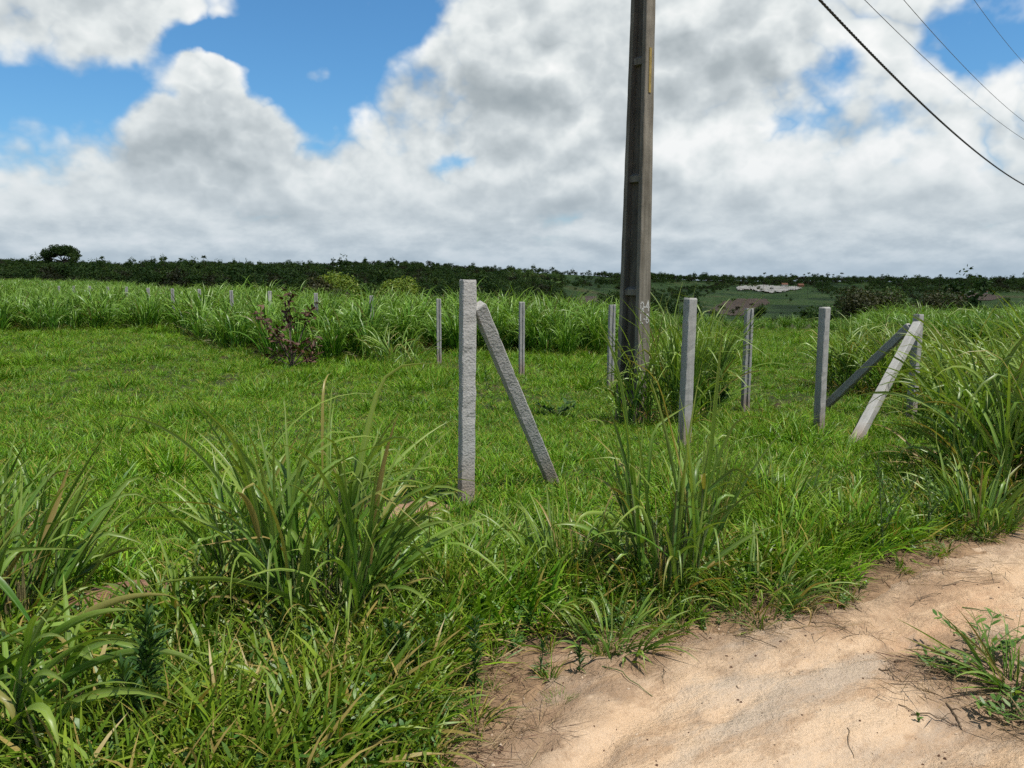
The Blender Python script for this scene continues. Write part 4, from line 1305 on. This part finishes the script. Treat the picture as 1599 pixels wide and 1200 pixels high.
# ------------------------------------------------------------------ overhead wires (run along the road direction, from the pole into the distance)
def wire(label, p1, d1, p2, d2, sag, rad, mat, twisted=False, mid=None):
    a = Vector(at(p1[0], p1[1], d1)); b = Vector(at(p2[0], p2[1], d2))
    dirv = (b - a)
    t = np.linspace(-0.55, 1.9, 120)
    pts = []
    for k in t:
        p = a + dirv * k
        p.z += -sag * 4 * k * (1 - k)
        pts.append(p)
    pts = np.array([tuple(p) for p in pts])
    o0 = pts[0].copy()
    mb = MB()
    if not twisted:
        mb.tube(pts - o0, rad, 6)
    else:
        T = np.linspace(0, 1, 1500)
        Q = np.stack([np.interp(T, np.linspace(0, 1, 120), pts[:, j]) for j in range(3)], 1)
        L = np.concatenate([[0], np.cumsum(np.linalg.norm(np.diff(Q, axis=0), axis=1))])
        D_ = np.gradient(Q, axis=0); D_ /= np.linalg.norm(D_, axis=1)[:, None]
        s_ = np.cross(D_, [0, 0, 1.0]); s_ /= np.linalg.norm(s_, axis=1)[:, None]; u_ = np.cross(s_, D_)
        for k in range(3):
            ph = 2 * PI * k / 3 + L / 0.42 * 2 * PI
            mb.tube(Q + (s_ * np.cos(ph)[:, None] + u_ * np.sin(ph)[:, None]) * rad * 1.05 - o0, rad, 5)
    tag(mb.build('overhead_wire', MAT[mat], loc=tuple(o0)), label, 'wire')


wire('thick twisted black cable crossing the upper right sky, lowest of the wires', (1280, 0), 14.9, (1599, 289), 33.0, 0.30, 0.013, 'wire', True)
wire('thin wire just above the thick twisted cable in the upper right sky', (1350, 0), 17.5, (1599, 218), 33.0, 0.18, 0.0075, 'steel')
wire('thin middle wire in the upper right sky, second above the twisted cable', (1411, 0), 19.0, (1599, 190), 33.0, 0.16, 0.0075, 'steel')
wire('topmost thin wire cutting the upper right corner of the sky', (1521, 0), 24.0, (1599, 99), 33.0, 0.06, 0.0075, 'steel')


# ------------------------------------------------------------------ trees
def crown(lobes, n, size, flat=0.0):
    """leaf-sized cards through several lobes; lobes: (x,y,z,rx,ry,rz,weight)"""
    L = np.array(lobes, float)
    w = L[:, 6] / L[:, 6].sum()
    k = rng.choice(len(L), n, p=w)
    d = rng.normal(size=(n, 3)); d /= np.linalg.norm(d, axis=1)[:, None]
    rr = rng.random(n) ** 0.45
    lump = 0.82 + 0.36 * fbm(d[:, 0] * 2.3 + k * 7.1 + 50, d[:, 1] * 2.3 + d[:, 2] * 2.9 + 50, 2)
    P = L[k, :3] + d * L[k, 3:6] * (rr * lump)[:, None]
    nrm = d * 0.7 + rng.normal(size=(n, 3)) * 0.55 + np.array([0, 0, 0.35]); nrm /= np.linalg.norm(nrm, axis=1)[:, None]
    a = np.cross(nrm, rng.normal(size=(n, 3))); a /= np.linalg.norm(a, axis=1)[:, None]
    b = np.cross(nrm, a)
    s = size * U(0.6, 1.35, n)[:, None]
    V = np.stack([P - a * s * 0.5, P - b * s * 0.28 + nrm * s * 0.06, P + a * s * 0.5, P + b * s * 0.28 + nrm * s * 0.06], 1).reshape(-1, 3)
    q = np.arange(n * 4).reshape(n, 4)
    col = np.zeros((n, 4, 3)); col[..., 0] = rng.random(n)[:, None]; col[..., 1] = 0.3
    uv = np.zeros((n * 4, 2))
    return V, q, col.reshape(-1, 3), uv


def tree(label, xyz, h, lobes, n, leaf, mat, trunk_h, trunk_r, group=None, limbs=6, name='tree'):
    root = empty(name, xyz); tag(root, label, 'tree', group)
    mb = MB()
    mb.tube([(0, 0, -0.5), (0.02 * h, 0, trunk_h * 0.4), (0.0, 0.02 * h, trunk_h)], [trunk_r * 1.3, trunk_r, trunk_r * 0.75], 9)
    L = sorted(lobes, key=lambda l: -l[6])[:limbs]
    for (lx, ly, lz, *_) in L:
        p0 = np.array([0, 0.015 * h, trunk_h * 0.85]); p1 = np.array([lx, ly, lz])
        m_ = (p0 + p1) / 2 + np.array([lx * 0.15, ly * 0.15, -0.04 * h])
        mb.tube([p0, m_, p1], [trunk_r * 0.55, trunk_r * 0.35, trunk_r * 0.12], 6)
    mb.build('trunk', MAT['bark'], root)
    link('crown', blade_mesh('crown', MAT[mat], [crown(lobes, n, leaf)]), root)
    return root


def lobes_round(w, h, z0, k, seed):
    q = random.Random(seed); out = []
    for i in range(k):
        a = q.random() * 6.28; r_ = w / 2 * (0.25 + 0.5 * q.random())
        z = z0 + (h - z0) * (0.25 + 0.6 * q.random() * (1 - 0.5 * r_ / (w / 2)))
        s = w * q.uniform(0.17, 0.27)
        out.append((math.cos(a) * r_, math.sin(a) * r_, z, s, s, s * q.uniform(0.65, 0.9), s ** 2))
    out.append((0, 0, z0 + (h - z0) * 0.5, w * 0.33, w * 0.33, (h - z0) * 0.42, (w * 0.3) ** 2))
    return out


def mid_tree(label, px_l, px_r, py_top, d, base_py, mat, n, leaf, seed, k=10, name='tree', group=None):
    """tree whose crown spans the two photo columns at distance d"""
    xc = at((px_l + px_r) / 2, 440, d)[0]
    wid = (px_r - px_l) / FOC * d
    zt = at(0, py_top, d)[2]
    g = gz(xc, d)
    z0 = max(0.3, at(0, base_py, d)[2] - g)
    h = zt - g
    tree(label, (xc, d, g), h, lobes_round(wid * 0.95, h, z0 * 0.5, k, seed), n, leaf, mat, max(0.8, z0 + 0.15 * (h - z0)), 0.022 * h + 0.06, group, name=name)


mid_tree('olive brown tree at the left of the sunlit bushes behind the cane', 462, 528, 436, 96, 476, 'treeol', 3600, 0.34, 21)
mid_tree('yellow green tree with the highest crown of the sunlit bushes behind the cane', 486, 566, 424, 99, 470, 'treeyel', 6000, 0.33, 22)
mid_tree('low green tree filling the middle of the sunlit bushes behind the cane', 545, 600, 439, 101, 475, 'tree', 3800, 0.34, 23)
mid_tree('rounded yellow green bush at the right end of the sunlit bushes', 578, 656, 433, 95, 474, 'treeyel', 6500, 0.30, 24)
mid_tree('small brownish shrub below the sunlit bushes behind the cane', 512, 552, 450, 90, 476, 'treeol', 1600, 0.28, 25)
mid_tree('large dark tree just right of the post by the crossed braces', 1296, 1402, 437, 120, 508, 'treeol', 7000, 0.36, 31, 13)
mid_tree('dark green tree with crown joined to the large dark tree on its right', 1345, 1436, 440, 126, 505, 'tree', 5200, 0.36, 32, 12)
mid_tree('low dark brown tree behind the double-braced corner post', 1400, 1482, 470, 112, 510, 'treeol', 4200, 0.34, 33)
mid_tree('dark rounded tree right of the double-braced corner post', 1436, 1510, 440, 130, 505, 'treeol', 5200, 0.36, 34, 12)
mid_tree('brownish low tree at the right above the cane stand', 1490, 1570, 480, 112, 520, 'treeol', 3800, 0.34, 35)
mid_tree('low dark tree at the right photo edge above the cane', 1560, 1640, 492, 108, 530, 'tree', 3600, 0.34, 36)
mid_tree('dark tree at the foot of the slope left of the large dark tree', 1268, 1320, 470, 150, 508, 'tree', 2600, 0.4, 37)
mid_tree('small rounded bush beside the ploughed brown field', 1176, 1202, 470, 330, 488, 'tree', 1500, 0.7, 38)
mid_tree('dark bush on the open slope at the right', 1546, 1574, 472, 330, 488, 'tree', 1500, 0.7, 39)
mid_tree('dark bush at the foot of the ploughed field on its left', 1150, 1180, 493, 260, 508, 'tree', 1500, 0.6, 40)
mid_tree('brown bush at the foot of the ploughed field on its right', 1195, 1232, 492, 230, 512, 'treeol', 1800, 0.55, 41)
mid_tree('dark tree above the left end of the field where the ground is highest', 0, 50, 414, 300, 440, 'tree', 3000, 0.8, 42)
mid_tree('dark rounded tree on the slope below the big umbrella tree', 66, 130, 408, 330, 440, 'tree', 4200, 0.8, 43)


def umbrella_tree():
    d = 380
    x, _, zt = at(97, 380, d)
    g = gz(x, d); h = zt - g
    w = 56 / FOC * d
    lb = []
    q = random.Random(9)
    for i in range(13):
        t = (i - 6) / 6.0
        lb.append((t * w * 0.42, q.uniform(-0.3, 0.3) * w, h - 0.24 * h * (t * t) - 2.4 + q.uniform(-0.6, 0.5), 2.5, 2.7, 2.1, 4))
    for i in range(12):
        t = q.uniform(-0.85, 0.85)
        lb.append((t * w * 0.42, q.uniform(-0.3, 0.3) * w, h - 4.6 - 1.5 * t * t + q.uniform(-0.5, 0.3), 1.9, 2.0, 0.8, 2))
    tree('big umbrella shaped tree standing above the skyline at the far left', (x, d, g), h, lb, 11000, 0.72, 'tree', h - 6.6, 0.45, limbs=14)


umbrella_tree()


def palm(xyz, h, seed, label, group):
    q = random.Random(seed)
    root = empty('palm_tree', xyz); tag(root, label, 'palm', group)
    mb = MB(); b = q.uniform(-0.06, 0.06) * h
    mb.tube([(0, 0, -1), (b * 0.4, 0, h * 0.5), (b, 0, h)], [0.28, 0.22, 0.16], 7); mb.build('trunk', MAT['bark'], root)
    n = 22
    base = np.tile([[b, 0, h]], (n, 1))
    P = blades(base, np.arange(n) * 2.4 + q.random(), U(0.1, 1.5, n), U(0.9, 1.7, n), U(2.8, 3.9, n), U(0.8, 1.1, n), 6, across=3, fold=0.4, basew=0.3)
    link('crown', blade_mesh('crown', MAT['tree'], [P]), root)


PG = 'coconut palms along the far skyline'
for k, pxx in enumerate([1192, 1206, 1234, 1243, 1256, 1262, 1271, 1277, 1285, 1301, 1314, 1346, 1358, 1410, 1449, 1466, 1512, 1578]):
    ax_, _z = ray(pxx, 437)
    yy = 1250 + 130 * ((k * 37) % 5)
    x = float(ax_ * yy)
    g = gz(x, yy)
    top = at(pxx, 428 + (k * 13) % 5 + (3 if pxx > 1330 else 0), yy)[2]
    palm((x, yy, g), max(8.0, top - g), k, 'tiny coconut palm standing along the far skyline at the right', PG)
for k, pxx in enumerate([160, 258, 281, 318, 300]):
    ax_, _z = ray(pxx, 410); yy = 840
    x = float(ax_ * yy); g = gz(x, yy)
    top = at(pxx, (404, 405, 407, 403, 409)[k], yy)[2]
    palm((x, yy, g), max(8.0, top - g), 50 + k, 'tiny palm standing on the dark wooded ridge at the left', 'palms on the left ridge')


# ---- far woods: one mass
def wood_tree(h, w, k, seed, mat):
    lb = lobes_round(w, h, h * 0.12, k, seed)
    mb_v = crown(lb, 330, 0.95)
    return blade_mesh('wood_tree', mat, [mb_v])


c_wood = source_collection('wood_trees', [wood_tree(9, 9, 7, 100 + i, MAT['tree']) for i in range(5)] + [wood_tree(7, 9, 6, 120 + i, MAT['treeol']) for i in range(2)] + [wood_tree(13, 7, 6, 140, MAT['tree'])])
n = 19000
ang = np.radians(U(-46, 46, n)); ss = rng.random(n)
ang[15000:] = np.radians(U(6, 46, 4000)); ss[15000:] = U(0.74, 1.0, 4000)       # the wooded crest on the right
pxx = np.clip(799.5 + FOC * np.tan(ang) / CP, -700, 2300)
Rr = np.interp(pxx, RGX, RGR)
r = 190 + (Rr * 1.03 - 190) * ss ** 0.9
x, y = np.sin(ang) * r, np.cos(ang) * r
z = ground_surf(x, y)
px, py = project(x, y, z)


def inpoly(px, py, poly):
    c = np.zeros(len(px), bool); j = len(poly) - 1
    for i in range(len(poly)):
        xi, yi = poly[i]; xj, yj = poly[j]
        c ^= ((yi > py) != (yj > py)) & (px < (xj - xi) * (py - yi) / (yj - yi + 1e-9) + xi)
        j = i
    return c


FIELDS = [[(1040, 482), (1100, 466), (1145, 447), (1262, 447), (1290, 462), (1310, 505), (1300, 530), (1020, 530)],
          [(1478, 458), (1620, 458), (1620, 530), (1500, 530)], [(880, 452), (960, 447), (965, 490), (880, 490)], [(1015, 443), (1130, 441), (1110, 450), (1015, 455)],
          [(880, 431), (960, 436), (955, 441), (880, 440)], [(190, 425), (290, 425), (270, 445), (200, 445)], [(1300, 444), (1360, 444), (1350, 452), (1300, 452)]]
op = np.zeros(n, bool)
for f in FIELDS: op |= inpoly(px, py, f)
keep = ~op | (rng.random(n) < 0.025)
dens = np.where(px > 1000, 0.55 + 0.6 * sstep(0.84, 0.95, ss) * (fbm(px * 0.018, px * 0.0 + 3.3, 3) > 0.40) + 0.55 * (fbm(x * 0.012, y * 0.012, 2) > 0.46), 0.72 + 0.28 * (fbm(x * 0.014 + 5, y * 0.014, 2) > 0.45))
keep &= rng.random(n) < dens
_, pyt = project(x, y, z + 8.5)
keep &= (r > 330) | (px > 1010)
x, y, z, px = x[keep], y[keep], z[keep], px[keep]; n = len(x)
s = np.clip(rng.lognormal(-0.22, 0.32, n), 0.4, 1.7) * np.where(px > 1000, 0.85 + 0.75 * sstep(0.8, 0.95, ss[keep]), np.where(px < 220, 0.8, 1.0)) * np.where(rng.random(n) < 0.06, 1.35, 1.0)
_, pyt = project(x, y, z + 9.5 * s)
over = np.interp(px, SKX, SKY) - 10 - 6 * rng.random(n) ** 3 - pyt          # keep the crest as even as in the photograph
s = np.where(over > 0, s * np.clip(1 - over * y / FOC / (9.5 * s), 0.25, 1), s)
rt = rots(n, 0.03)
scatter('forest', c_wood, np.stack([x, y, z - 0.3], 1), rt, np.stack([s, s, s * U(0.8, 1.15, n)], 1), np.where(rng.random(n) < 0.05, 7, rng.integers(0, 7, n)),
        'dark woods covering the far hills along the horizon', 'forest')


# ---- draped patches on the far slope
def drape(name, poly, mat, label, cat, lift=0.5, nx=60, ny=24, rough=0.0, kind='structure'):
    P = np.array(poly, float)
    xs = np.linspace(P[:, 0].min(), P[:, 0].max(), nx); ys = np.linspace(P[:, 1].min(), P[:, 1].max(), ny)
    idx = {}; V = []; F = []
    def vid(i, j):
        if (i, j) not in idx:
            h_ = hit(xs[i], ys[j], 120)
            if h_ is None: return None
            idx[(i, j)] = len(V); V.append((h_[0], h_[1], h_[2] + lift + rough * random.random()))
        return idx[(i, j)]
    for i in range(nx - 1):
        for j in range(ny - 1):
            cx = (xs[i] + xs[i+1]) / 2 + 3 * (random.random() - 0.5); cy = (ys[j] + ys[j+1]) / 2 + 1.2 * (random.random() - 0.5)
            if inpoly(np.array([cx]), np.array([cy]), poly)[0]:
                q = [vid(i, j), vid(i, j+1), vid(i+1, j+1), vid(i+1, j)]
                if None not in q: F.append(tuple(q))
    mb = MB(); mb.add(V, F)
    o = mb.build(name, mat, smooth=True)
    return tag(o, label, cat, kind=kind)


MAT['plough'] = simple_mat('ploughed_soil', (0.075, 0.05, 0.032), (0.135, 0.088, 0.056), 0.12, bstr=0.6, bdist=0.3)
MAT['quarry'] = simple_mat('white_sand', (0.30, 0.26, 0.21), (0.66, 0.62, 0.56), 0.07, bstr=0.6, bdist=0.5, detail=9)
drape('ploughed_field', [(1102, 489), (1130, 472), (1152, 467), (1196, 468), (1204, 474), (1182, 480), (1172, 492), (1148, 494)], MAT['plough'], 'bare brown ploughed field on the far slope', 'field')
drape('ploughed_field', [(1496, 462), (1530, 458), (1572, 464), (1545, 470), (1500, 468)], MAT['plough'], 'narrow bare brown field on the right-hand slope', 'field')
drape('ploughed_field', [(893, 472), (905, 464), (930, 463), (945, 470), (925, 477)], MAT['plough'], 'small bare brown field on the slope left of the pole', 'field')
drape('quarry', [(1150, 450), (1160, 447), (1175, 449), (1192, 446), (1220, 449), (1246, 449), (1253, 452), (1232, 455), (1208, 459), (1180, 455), (1170, 453), (1152, 455)], MAT['quarry'], 'white sand pit cut into the far hillside', 'quarry', lift=1.0, rough=1.6)


# ---- small far houses
def house(label, pxx, pyy, w, h, rz, roofmat, r0=150, wall='wallpale'):
    p = hit(pxx, pyy, r0)
    root = empty('house', p, R(rz)); tag(root, label, 'house')
    d = w * 0.7
    mb = MB(); mb.box((-w/2, -d/2, -1.0), (w/2, d/2, h)); wl = mb.build('wall', MAT[wall], root)
    mb = MB(); rh = 0.28 * w; e = 0.4
    mb.add([(-w/2 - e, -d/2 - e, h), (w/2 + e, -d/2 - e, h), (w/2 + e, d/2 + e, h), (-w/2 - e, d/2 + e, h), (-w/2 - e, 0, h + rh), (w/2 + e, 0, h + rh)],
           [(3, 2, 1, 0), (0, 1, 5, 4), (2, 3, 4, 5), (0, 4, 3), (1, 2, 5)])
    mb.build('roof', MAT[roofmat], root)
    mb = MB(); mb.box((-0.45, -d/2 - 0.04, 0), (0.45, -d/2 + 0.02, 2.1)); mb.build('door', MAT['dark'], root)
    for s in (-1, 1):
        mb = MB(); mb.box((s * w * 0.3 - 0.5, -d/2 - 0.04, 1.0), (s * w * 0.3 + 0.5, -d/2 + 0.02, 2.0)); mb.build('window', MAT['dark'], root)


house('pale low house at the foot of the dark slope below the umbrella tree', 128, 433, 5.5, 2.2, 5, 'roofpale')
house('pale roofed house among the dark woods on the left ridge', 297, 424, 7, 2.6, -25, 'roofpale')
house('small white house at the edge of the woods above the narrow brown field', 1517, 459, 7, 3, 10, 'roofpale')
house('small pale house right of the white house above the narrow brown field', 1539, 459, 5, 3, -15, 'roof')
house('red roofed house at the right end of the white sand pit', 1225, 447, 12, 3, 0, 'roof')
house('small red house right of the red roofed house by the sand pit', 1250, 448, 12, 3, 12, 'roof', wall='roof')


# ------------------------------------------------------------------ sun, sky, clouds
SUN_EL, SUN_AZ = R(66), math.atan2(0.80, -0.60)      # azimuth from +Y towards +X
sdir = Vector((math.sin(SUN_AZ) * math.cos(SUN_EL), math.cos(SUN_AZ) * math.cos(SUN_EL), math.sin(SUN_EL)))
sl = bpy.data.lights.new('sun', 'SUN'); sl.energy = 5.0; sl.angle = R(0.53); sl.color = (1.0, 0.95, 0.86)
so = bpy.data.objects.new('sun', sl); COL.objects.link(so)
so.rotation_euler = sdir.to_track_quat('Z', 'Y').to_euler()
so.location = (0, 0, 30)



def cloud():
    """unseen cloud slab, added above the view to shade the far hills"""
    H = 950.0
    off = np.array([sdir.x, sdir.y]) / sdir.z * H
    gx = np.linspace(-2300, 2500, 110); gy = np.linspace(100, 2500, 90)
    X, Y = np.meshgrid(gx, gy)                       # shaded ground
    r = np.hypot(X, Y)
    d = np.minimum(np.minimum(sstep(135, 290, Y + 40 * (fbm(X * 0.01, Y * 0.01, 3) - 0.5) + 0.25 * np.abs(X)), sstep(2500, 2100, Y)), sstep(2400, 2000, np.abs(X)))
    d = d - 1.0 * np.exp(-((X - 30) / 170) ** 2 - ((Y - 1180) / 220) ** 2) - 1.0 * np.exp(-((X - 750) / 200) ** 2 - ((Y - 1900) / 160) ** 2)
    th = np.maximum(d - 0.18, -0.06) * 130 * (0.7 + 0.6 * fbm(X * 0.006, Y * 0.006, 4))
    n = X.size; ny, nx = X.shape
    P = np.stack([X.ravel() + off[0], Y.ravel() + off[1]], 1)
    up = np.column_stack([P, H + th.ravel()]); dn = np.column_stack([P, H - 0.35 * th.ravel()])
    idx = np.arange(n).reshape(ny, nx)
    q = np.stack([idx[:-1, :-1].ravel(), idx[:-1, 1:].ravel(), idx[1:, 1:].ravel(), idx[1:, :-1].ravel()], 1)
    q = q[(th.ravel()[q].max(1) > 0)]
    # shade strength: light passes through two skins, so each skin lets about half of it by
    m, nt_, b = nodes_of('shading_cloud'); b.inputs['Base Color'].default_value = (0.85, 0.86, 0.88, 1); b.inputs['Roughness'].default_value = 1.0; b.inputs['Specular IOR Level'].default_value = 0
    tb = N(nt_, 'ShaderNodeBsdfTransparent'); mx = N(nt_, 'ShaderNodeMixShader'); mx.inputs[0].default_value = 0.52
    nt_.links.new(b.outputs[0], mx.inputs[1]); nt_.links.new(tb.outputs[0], mx.inputs[2]); nt_.links.new(mx.outputs[0], nt_.nodes['Material Output'].inputs[0])
    me = quad_mesh('cloud', np.concatenate([up, dn]), np.concatenate([q, q[:, ::-1] + n]), m)
    tag(link('cloud', me), kind='structure')


cloud()
W = bpy.data.worlds.new('World'); SC.world = W; W.use_nodes = True
nt = W.node_tree
bg = nt.nodes['Background']; bg.inputs[1].default_value = 0.083
sky = N(nt, 'ShaderNodeTexSky', sky_type='NISHITA'); sky.sun_disc = False
sky.sun_elevation = SUN_EL; sky.sun_rotation = SUN_AZ; sky.altitude = 50; sky.air_density = 1.0; sky.dust_density = 0.6; sky.ozone_density = 2.0


def world_clouds():
    tc = N(nt, 'ShaderNodeTexCoord')
    nv = N(nt, 'ShaderNodeVectorMath', operation='NORMALIZE'); nt.links.new(tc.outputs['Generated'], nv.inputs[0])
    D = nv.outputs[0]
    sx = N(nt, 'ShaderNodeSeparateXYZ'); nt.links.new(D, sx.inputs[0])
    az = mth(nt, 'ARCTAN2', sx.outputs[0], sx.outputs[1])
    el = mth(nt, 'ARCSINE', sx.outputs[2])

    def vec(sc, zs, off):
        m = N(nt, 'ShaderNodeMapping'); m.inputs['Scale'].default_value = (sc, sc, sc * zs); m.inputs['Location'].default_value = off
        nt.links.new(D, m.inputs[0])
        return m.outputs[0]

    wlow = N(nt, 'ShaderNodeMapRange', interpolation_type='SMOOTHSTEP'); wlow.inputs[1].default_value = 0.012; wlow.inputs[2].default_value = 0.125
    nt.links.new(el, wlow.inputs[0])

    def field(lift, side=0.0):
        """tall heaps high up, smaller and flatter ones towards the horizon"""
        a = noise(nt, vec(4.2, 1.35, (side * 4.2, 0, lift * 4.2 * 1.35 + 0.7)), 1.0, 7, 0.50, 0.0)
        bl = noise(nt, vec(11.0, 1.2, (side * 11 + 3.1, 0, lift * 11 * 1.2)), 1.0, 4, 0.5, 0.0)
        bil = mth(nt, 'ABSOLUTE', mth(nt, 'SUBTRACT', bl, 0.5))
        hi = mth(nt, 'ADD', mth(nt, 'MULTIPLY', a, 1.0), mth(nt, 'MULTIPLY', bil, 0.95))
        lo = noise(nt, vec(13.0, 2.3, (side * 6 + 7.7, 0, lift * 13 + 2.2)), 1.0, 6, 0.58, 0.0)
        lo = mth(nt, 'ADD', mth(nt, 'MULTIPLY', lo, 0.9), 0.12)
        m = N(nt, 'ShaderNodeMix', data_type='FLOAT'); nt.links.new(wlow.outputs[0], m.inputs[0]); nt.links.new(lo, m.inputs[2]); nt.links.new(hi, m.inputs[3])
        return m.outputs[0]

    def blob(px, py, rx, ry):
        ax_, z_ = ray(px, py)
        a0 = math.atan(float(ax_)); e0 = math.atan(float(z_) * math.cos(a0))
        dx = mth(nt, 'MULTIPLY', mth(nt, 'SUBTRACT', azw, a0), FOC / rx)
        dy = mth(nt, 'MULTIPLY', mth(nt, 'SUBTRACT', elw, e0), FOC / ry)
        q = mth(nt, 'ADD', mth(nt, 'MULTIPLY', dx, dx), mth(nt, 'MULTIPLY', dy, dy))
        return mth(nt, 'POWER', math.e, mth(nt, 'MULTIPLY', q, -1.0))

    wn = N(nt, 'ShaderNodeTexNoise'); wn.inputs['Scale'].default_value = 9.0; wn.inputs['Detail'].default_value = 6
    nt.links.new(D, wn.inputs['Vector'])
    ws = N(nt, 'ShaderNodeSeparateColor'); nt.links.new(wn.outputs['Color'], ws.inputs[0])
    azw = mth(nt, 'ADD', az, mth(nt, 'MULTIPLY', mth(nt, 'SUBTRACT', ws.outputs[0], 0.5), 0.10))
    elw = mth(nt, 'ADD', el, mth(nt, 'MULTIPLY', mth(nt, 'SUBTRACT', ws.outputs[1], 0.5), 0.08))

    def total(items):
        s = None
        for (px, py, rx, ry, w) in items:
            t = mth(nt, 'MULTIPLY', blob(px, py, rx, ry), w)
            s = t if s is None else mth(nt, 'ADD', s, t)
        return s

    cover = total([(490, 70, 110, 95, -0.95), (490, 190, 90, 50, -0.75), (620, 30, 60, 60, -0.6), (230, 130, 120, 34, -0.65), (90, 125, 60, 22, -0.3),
                   (1325, 120, 45, 50, -0.5), (1545, 45, 65, 45, -0.75), (1240, 195, 45, 22, -0.35), (1480, 260, 40, 20, -.3), (715, 262, 40, 13, -0.35),
                   (345, 195, 78, 58, 1.25), (325, 112, 27, 34, 1.15), (480, 113, 30, 22, 0.62), (830, 100, 240, 150, 0.35), (110, 30, 240, 55, 0.40), (150, 250, 280, 70, 0.35), (335, 55, 50, 24, -1.3), (290, 85, 40, 22, -0.8), (370, 60, 40, 20, -0.7), (405, 120, 25, 40, -0.6), (285, 165, 18, 20, -.5), (1180, 60, 200, 130, 0.25), (1130, 230, 280, 70, 0.15), (590, 190, 50, 60, .35)])
    f0 = field(0.0); f1 = field(0.030, 0.008)
    hz = mth(nt, 'MULTIPLY', mth(nt, 'POWER', math.e, mth(nt, 'MULTIPLY', mth(nt, 'MAXIMUM', el, 0.0), -9.0)), 0.40)       # cloud decks close up towards the horizon
    top = mth(nt, 'MULTIPLY', mth(nt, 'MAXIMUM', mth(nt, 'SUBTRACT', el, 0.36), 0.0), -2.4)                                # more open sky overhead
    dens0 = mth(nt, 'ADD', mth(nt, 'ADD', mth(nt, 'ADD', mth(nt, 'MULTIPLY_ADD', f0, 2.4, CL_OFF), cover), hz), top)
    alpha = N(nt, 'ShaderNodeMapRange', interpolation_type='SMOOTHSTEP'); alpha.inputs[1].default_value = 0.04; alpha.inputs[2].default_value = 0.58
    nt.links.new(dens0, alpha.inputs[0])
    dark = total([(800, 175, 240, 60, 0.21), (650, 150, 90, 60, 0.10), (340, 235, 110, 28, 0.16), (130, 250, 220, 50, 0.13), (450, 330, 330, 32, 0.10), (1000, 320, 200, 24, 0.10), (1150, 60, 120, 45, 0.12), (1350, 300, 180, 20, 0.06),
                  (560, 190, 55, 45, -0.22), (690, 30, 90, 45, -0.20), (1010, 215, 140, 42, -0.20), (1180, 230, 150, 45, -0.14), (325, 120, 40, 45, -0.24), (1540, 170, 90, 40, -0.12), (900, 50, 110, 40, -0.16), (1480, 230, 120, 40, -0.08)])
    d1 = mth(nt, 'MULTIPLY', mth(nt, 'SUBTRACT', f0, f1), 2.4)
    lum = mth(nt, 'ADD', d1, mth(nt, 'SUBTRACT', 0.63, dark))
    thick = N(nt, 'ShaderNodeMapRange', interpolation_type='SMOOTHSTEP'); thick.inputs[1].default_value = 0.3; thick.inputs[2].default_value = 1.3
    thick.inputs[3].default_value = 0.10; thick.inputs[4].default_value = -0.10
    nt.links.new(dens0, thick.inputs[0])
    lum = mth(nt, 'MULTIPLY_ADD', mth(nt, 'ADD', lum, thick.outputs[0]), 0.62, 0.255)
    cc = ramp(nt, lum, [(0.10, (3.0, 3.5, 3.8)), (0.38, (4.3, 4.8, 5.05)), (0.58, (6.0, 6.5, 6.7)), (0.74, (7.9, 8.3, 8.3)), (0.92, (9.6, 9.7, 9.6))])
    hb = mth(nt, 'POWER', math.e, mth(nt, 'MULTIPLY', mth(nt, 'MAXIMUM', el, 0.0), -14.0))
    cc = mixc(nt, mth(nt, 'MULTIPLY', hb, 0.85), cc, (3.7, 4.8, 5.9))
    blue = mixc(nt, 1.0, sky.outputs[0], mixc(nt, hb, (0.62, 1.12, 1.40), (1.0, 0.95, 1.02)), 'MULTIPLY')
    col = mixc(nt, alpha.outputs[0], blue, cc)
    nt.links.new(col, bg.inputs[0])


CL_OFF = -0.88
W.cycles.sampling_method = 'MANUAL'; W.cycles.sample_map_resolution = 512
world_clouds()

# ------------------------------------------------------------------ camera and render settings
cam = bpy.data.cameras.new('camera'); co = bpy.data.objects.new('camera', cam); COL.objects.link(co)
co.location = (0, 0, EYE); co.rotation_euler = (R(90) - PITCH, 0, 0)
cam.sensor_width = 36; cam.lens = 36 * FOC / 1599.0
cam.clip_start = 0.05; cam.clip_end = 20000
SC.camera = co
SC.view_settings.view_transform = 'Standard'; SC.view_settings.look = 'None'
SC.view_settings.exposure = 0.28; SC.view_settings.gamma = 1.0
SC.cycles.max_bounces = 4; SC.cycles.diffuse_bounces = 2; SC.cycles.transmission_bounces = 2; SC.cycles.glossy_bounces = 1
SC.cycles.adaptive_threshold = 0.02
SC.cycles.use_denoising = False
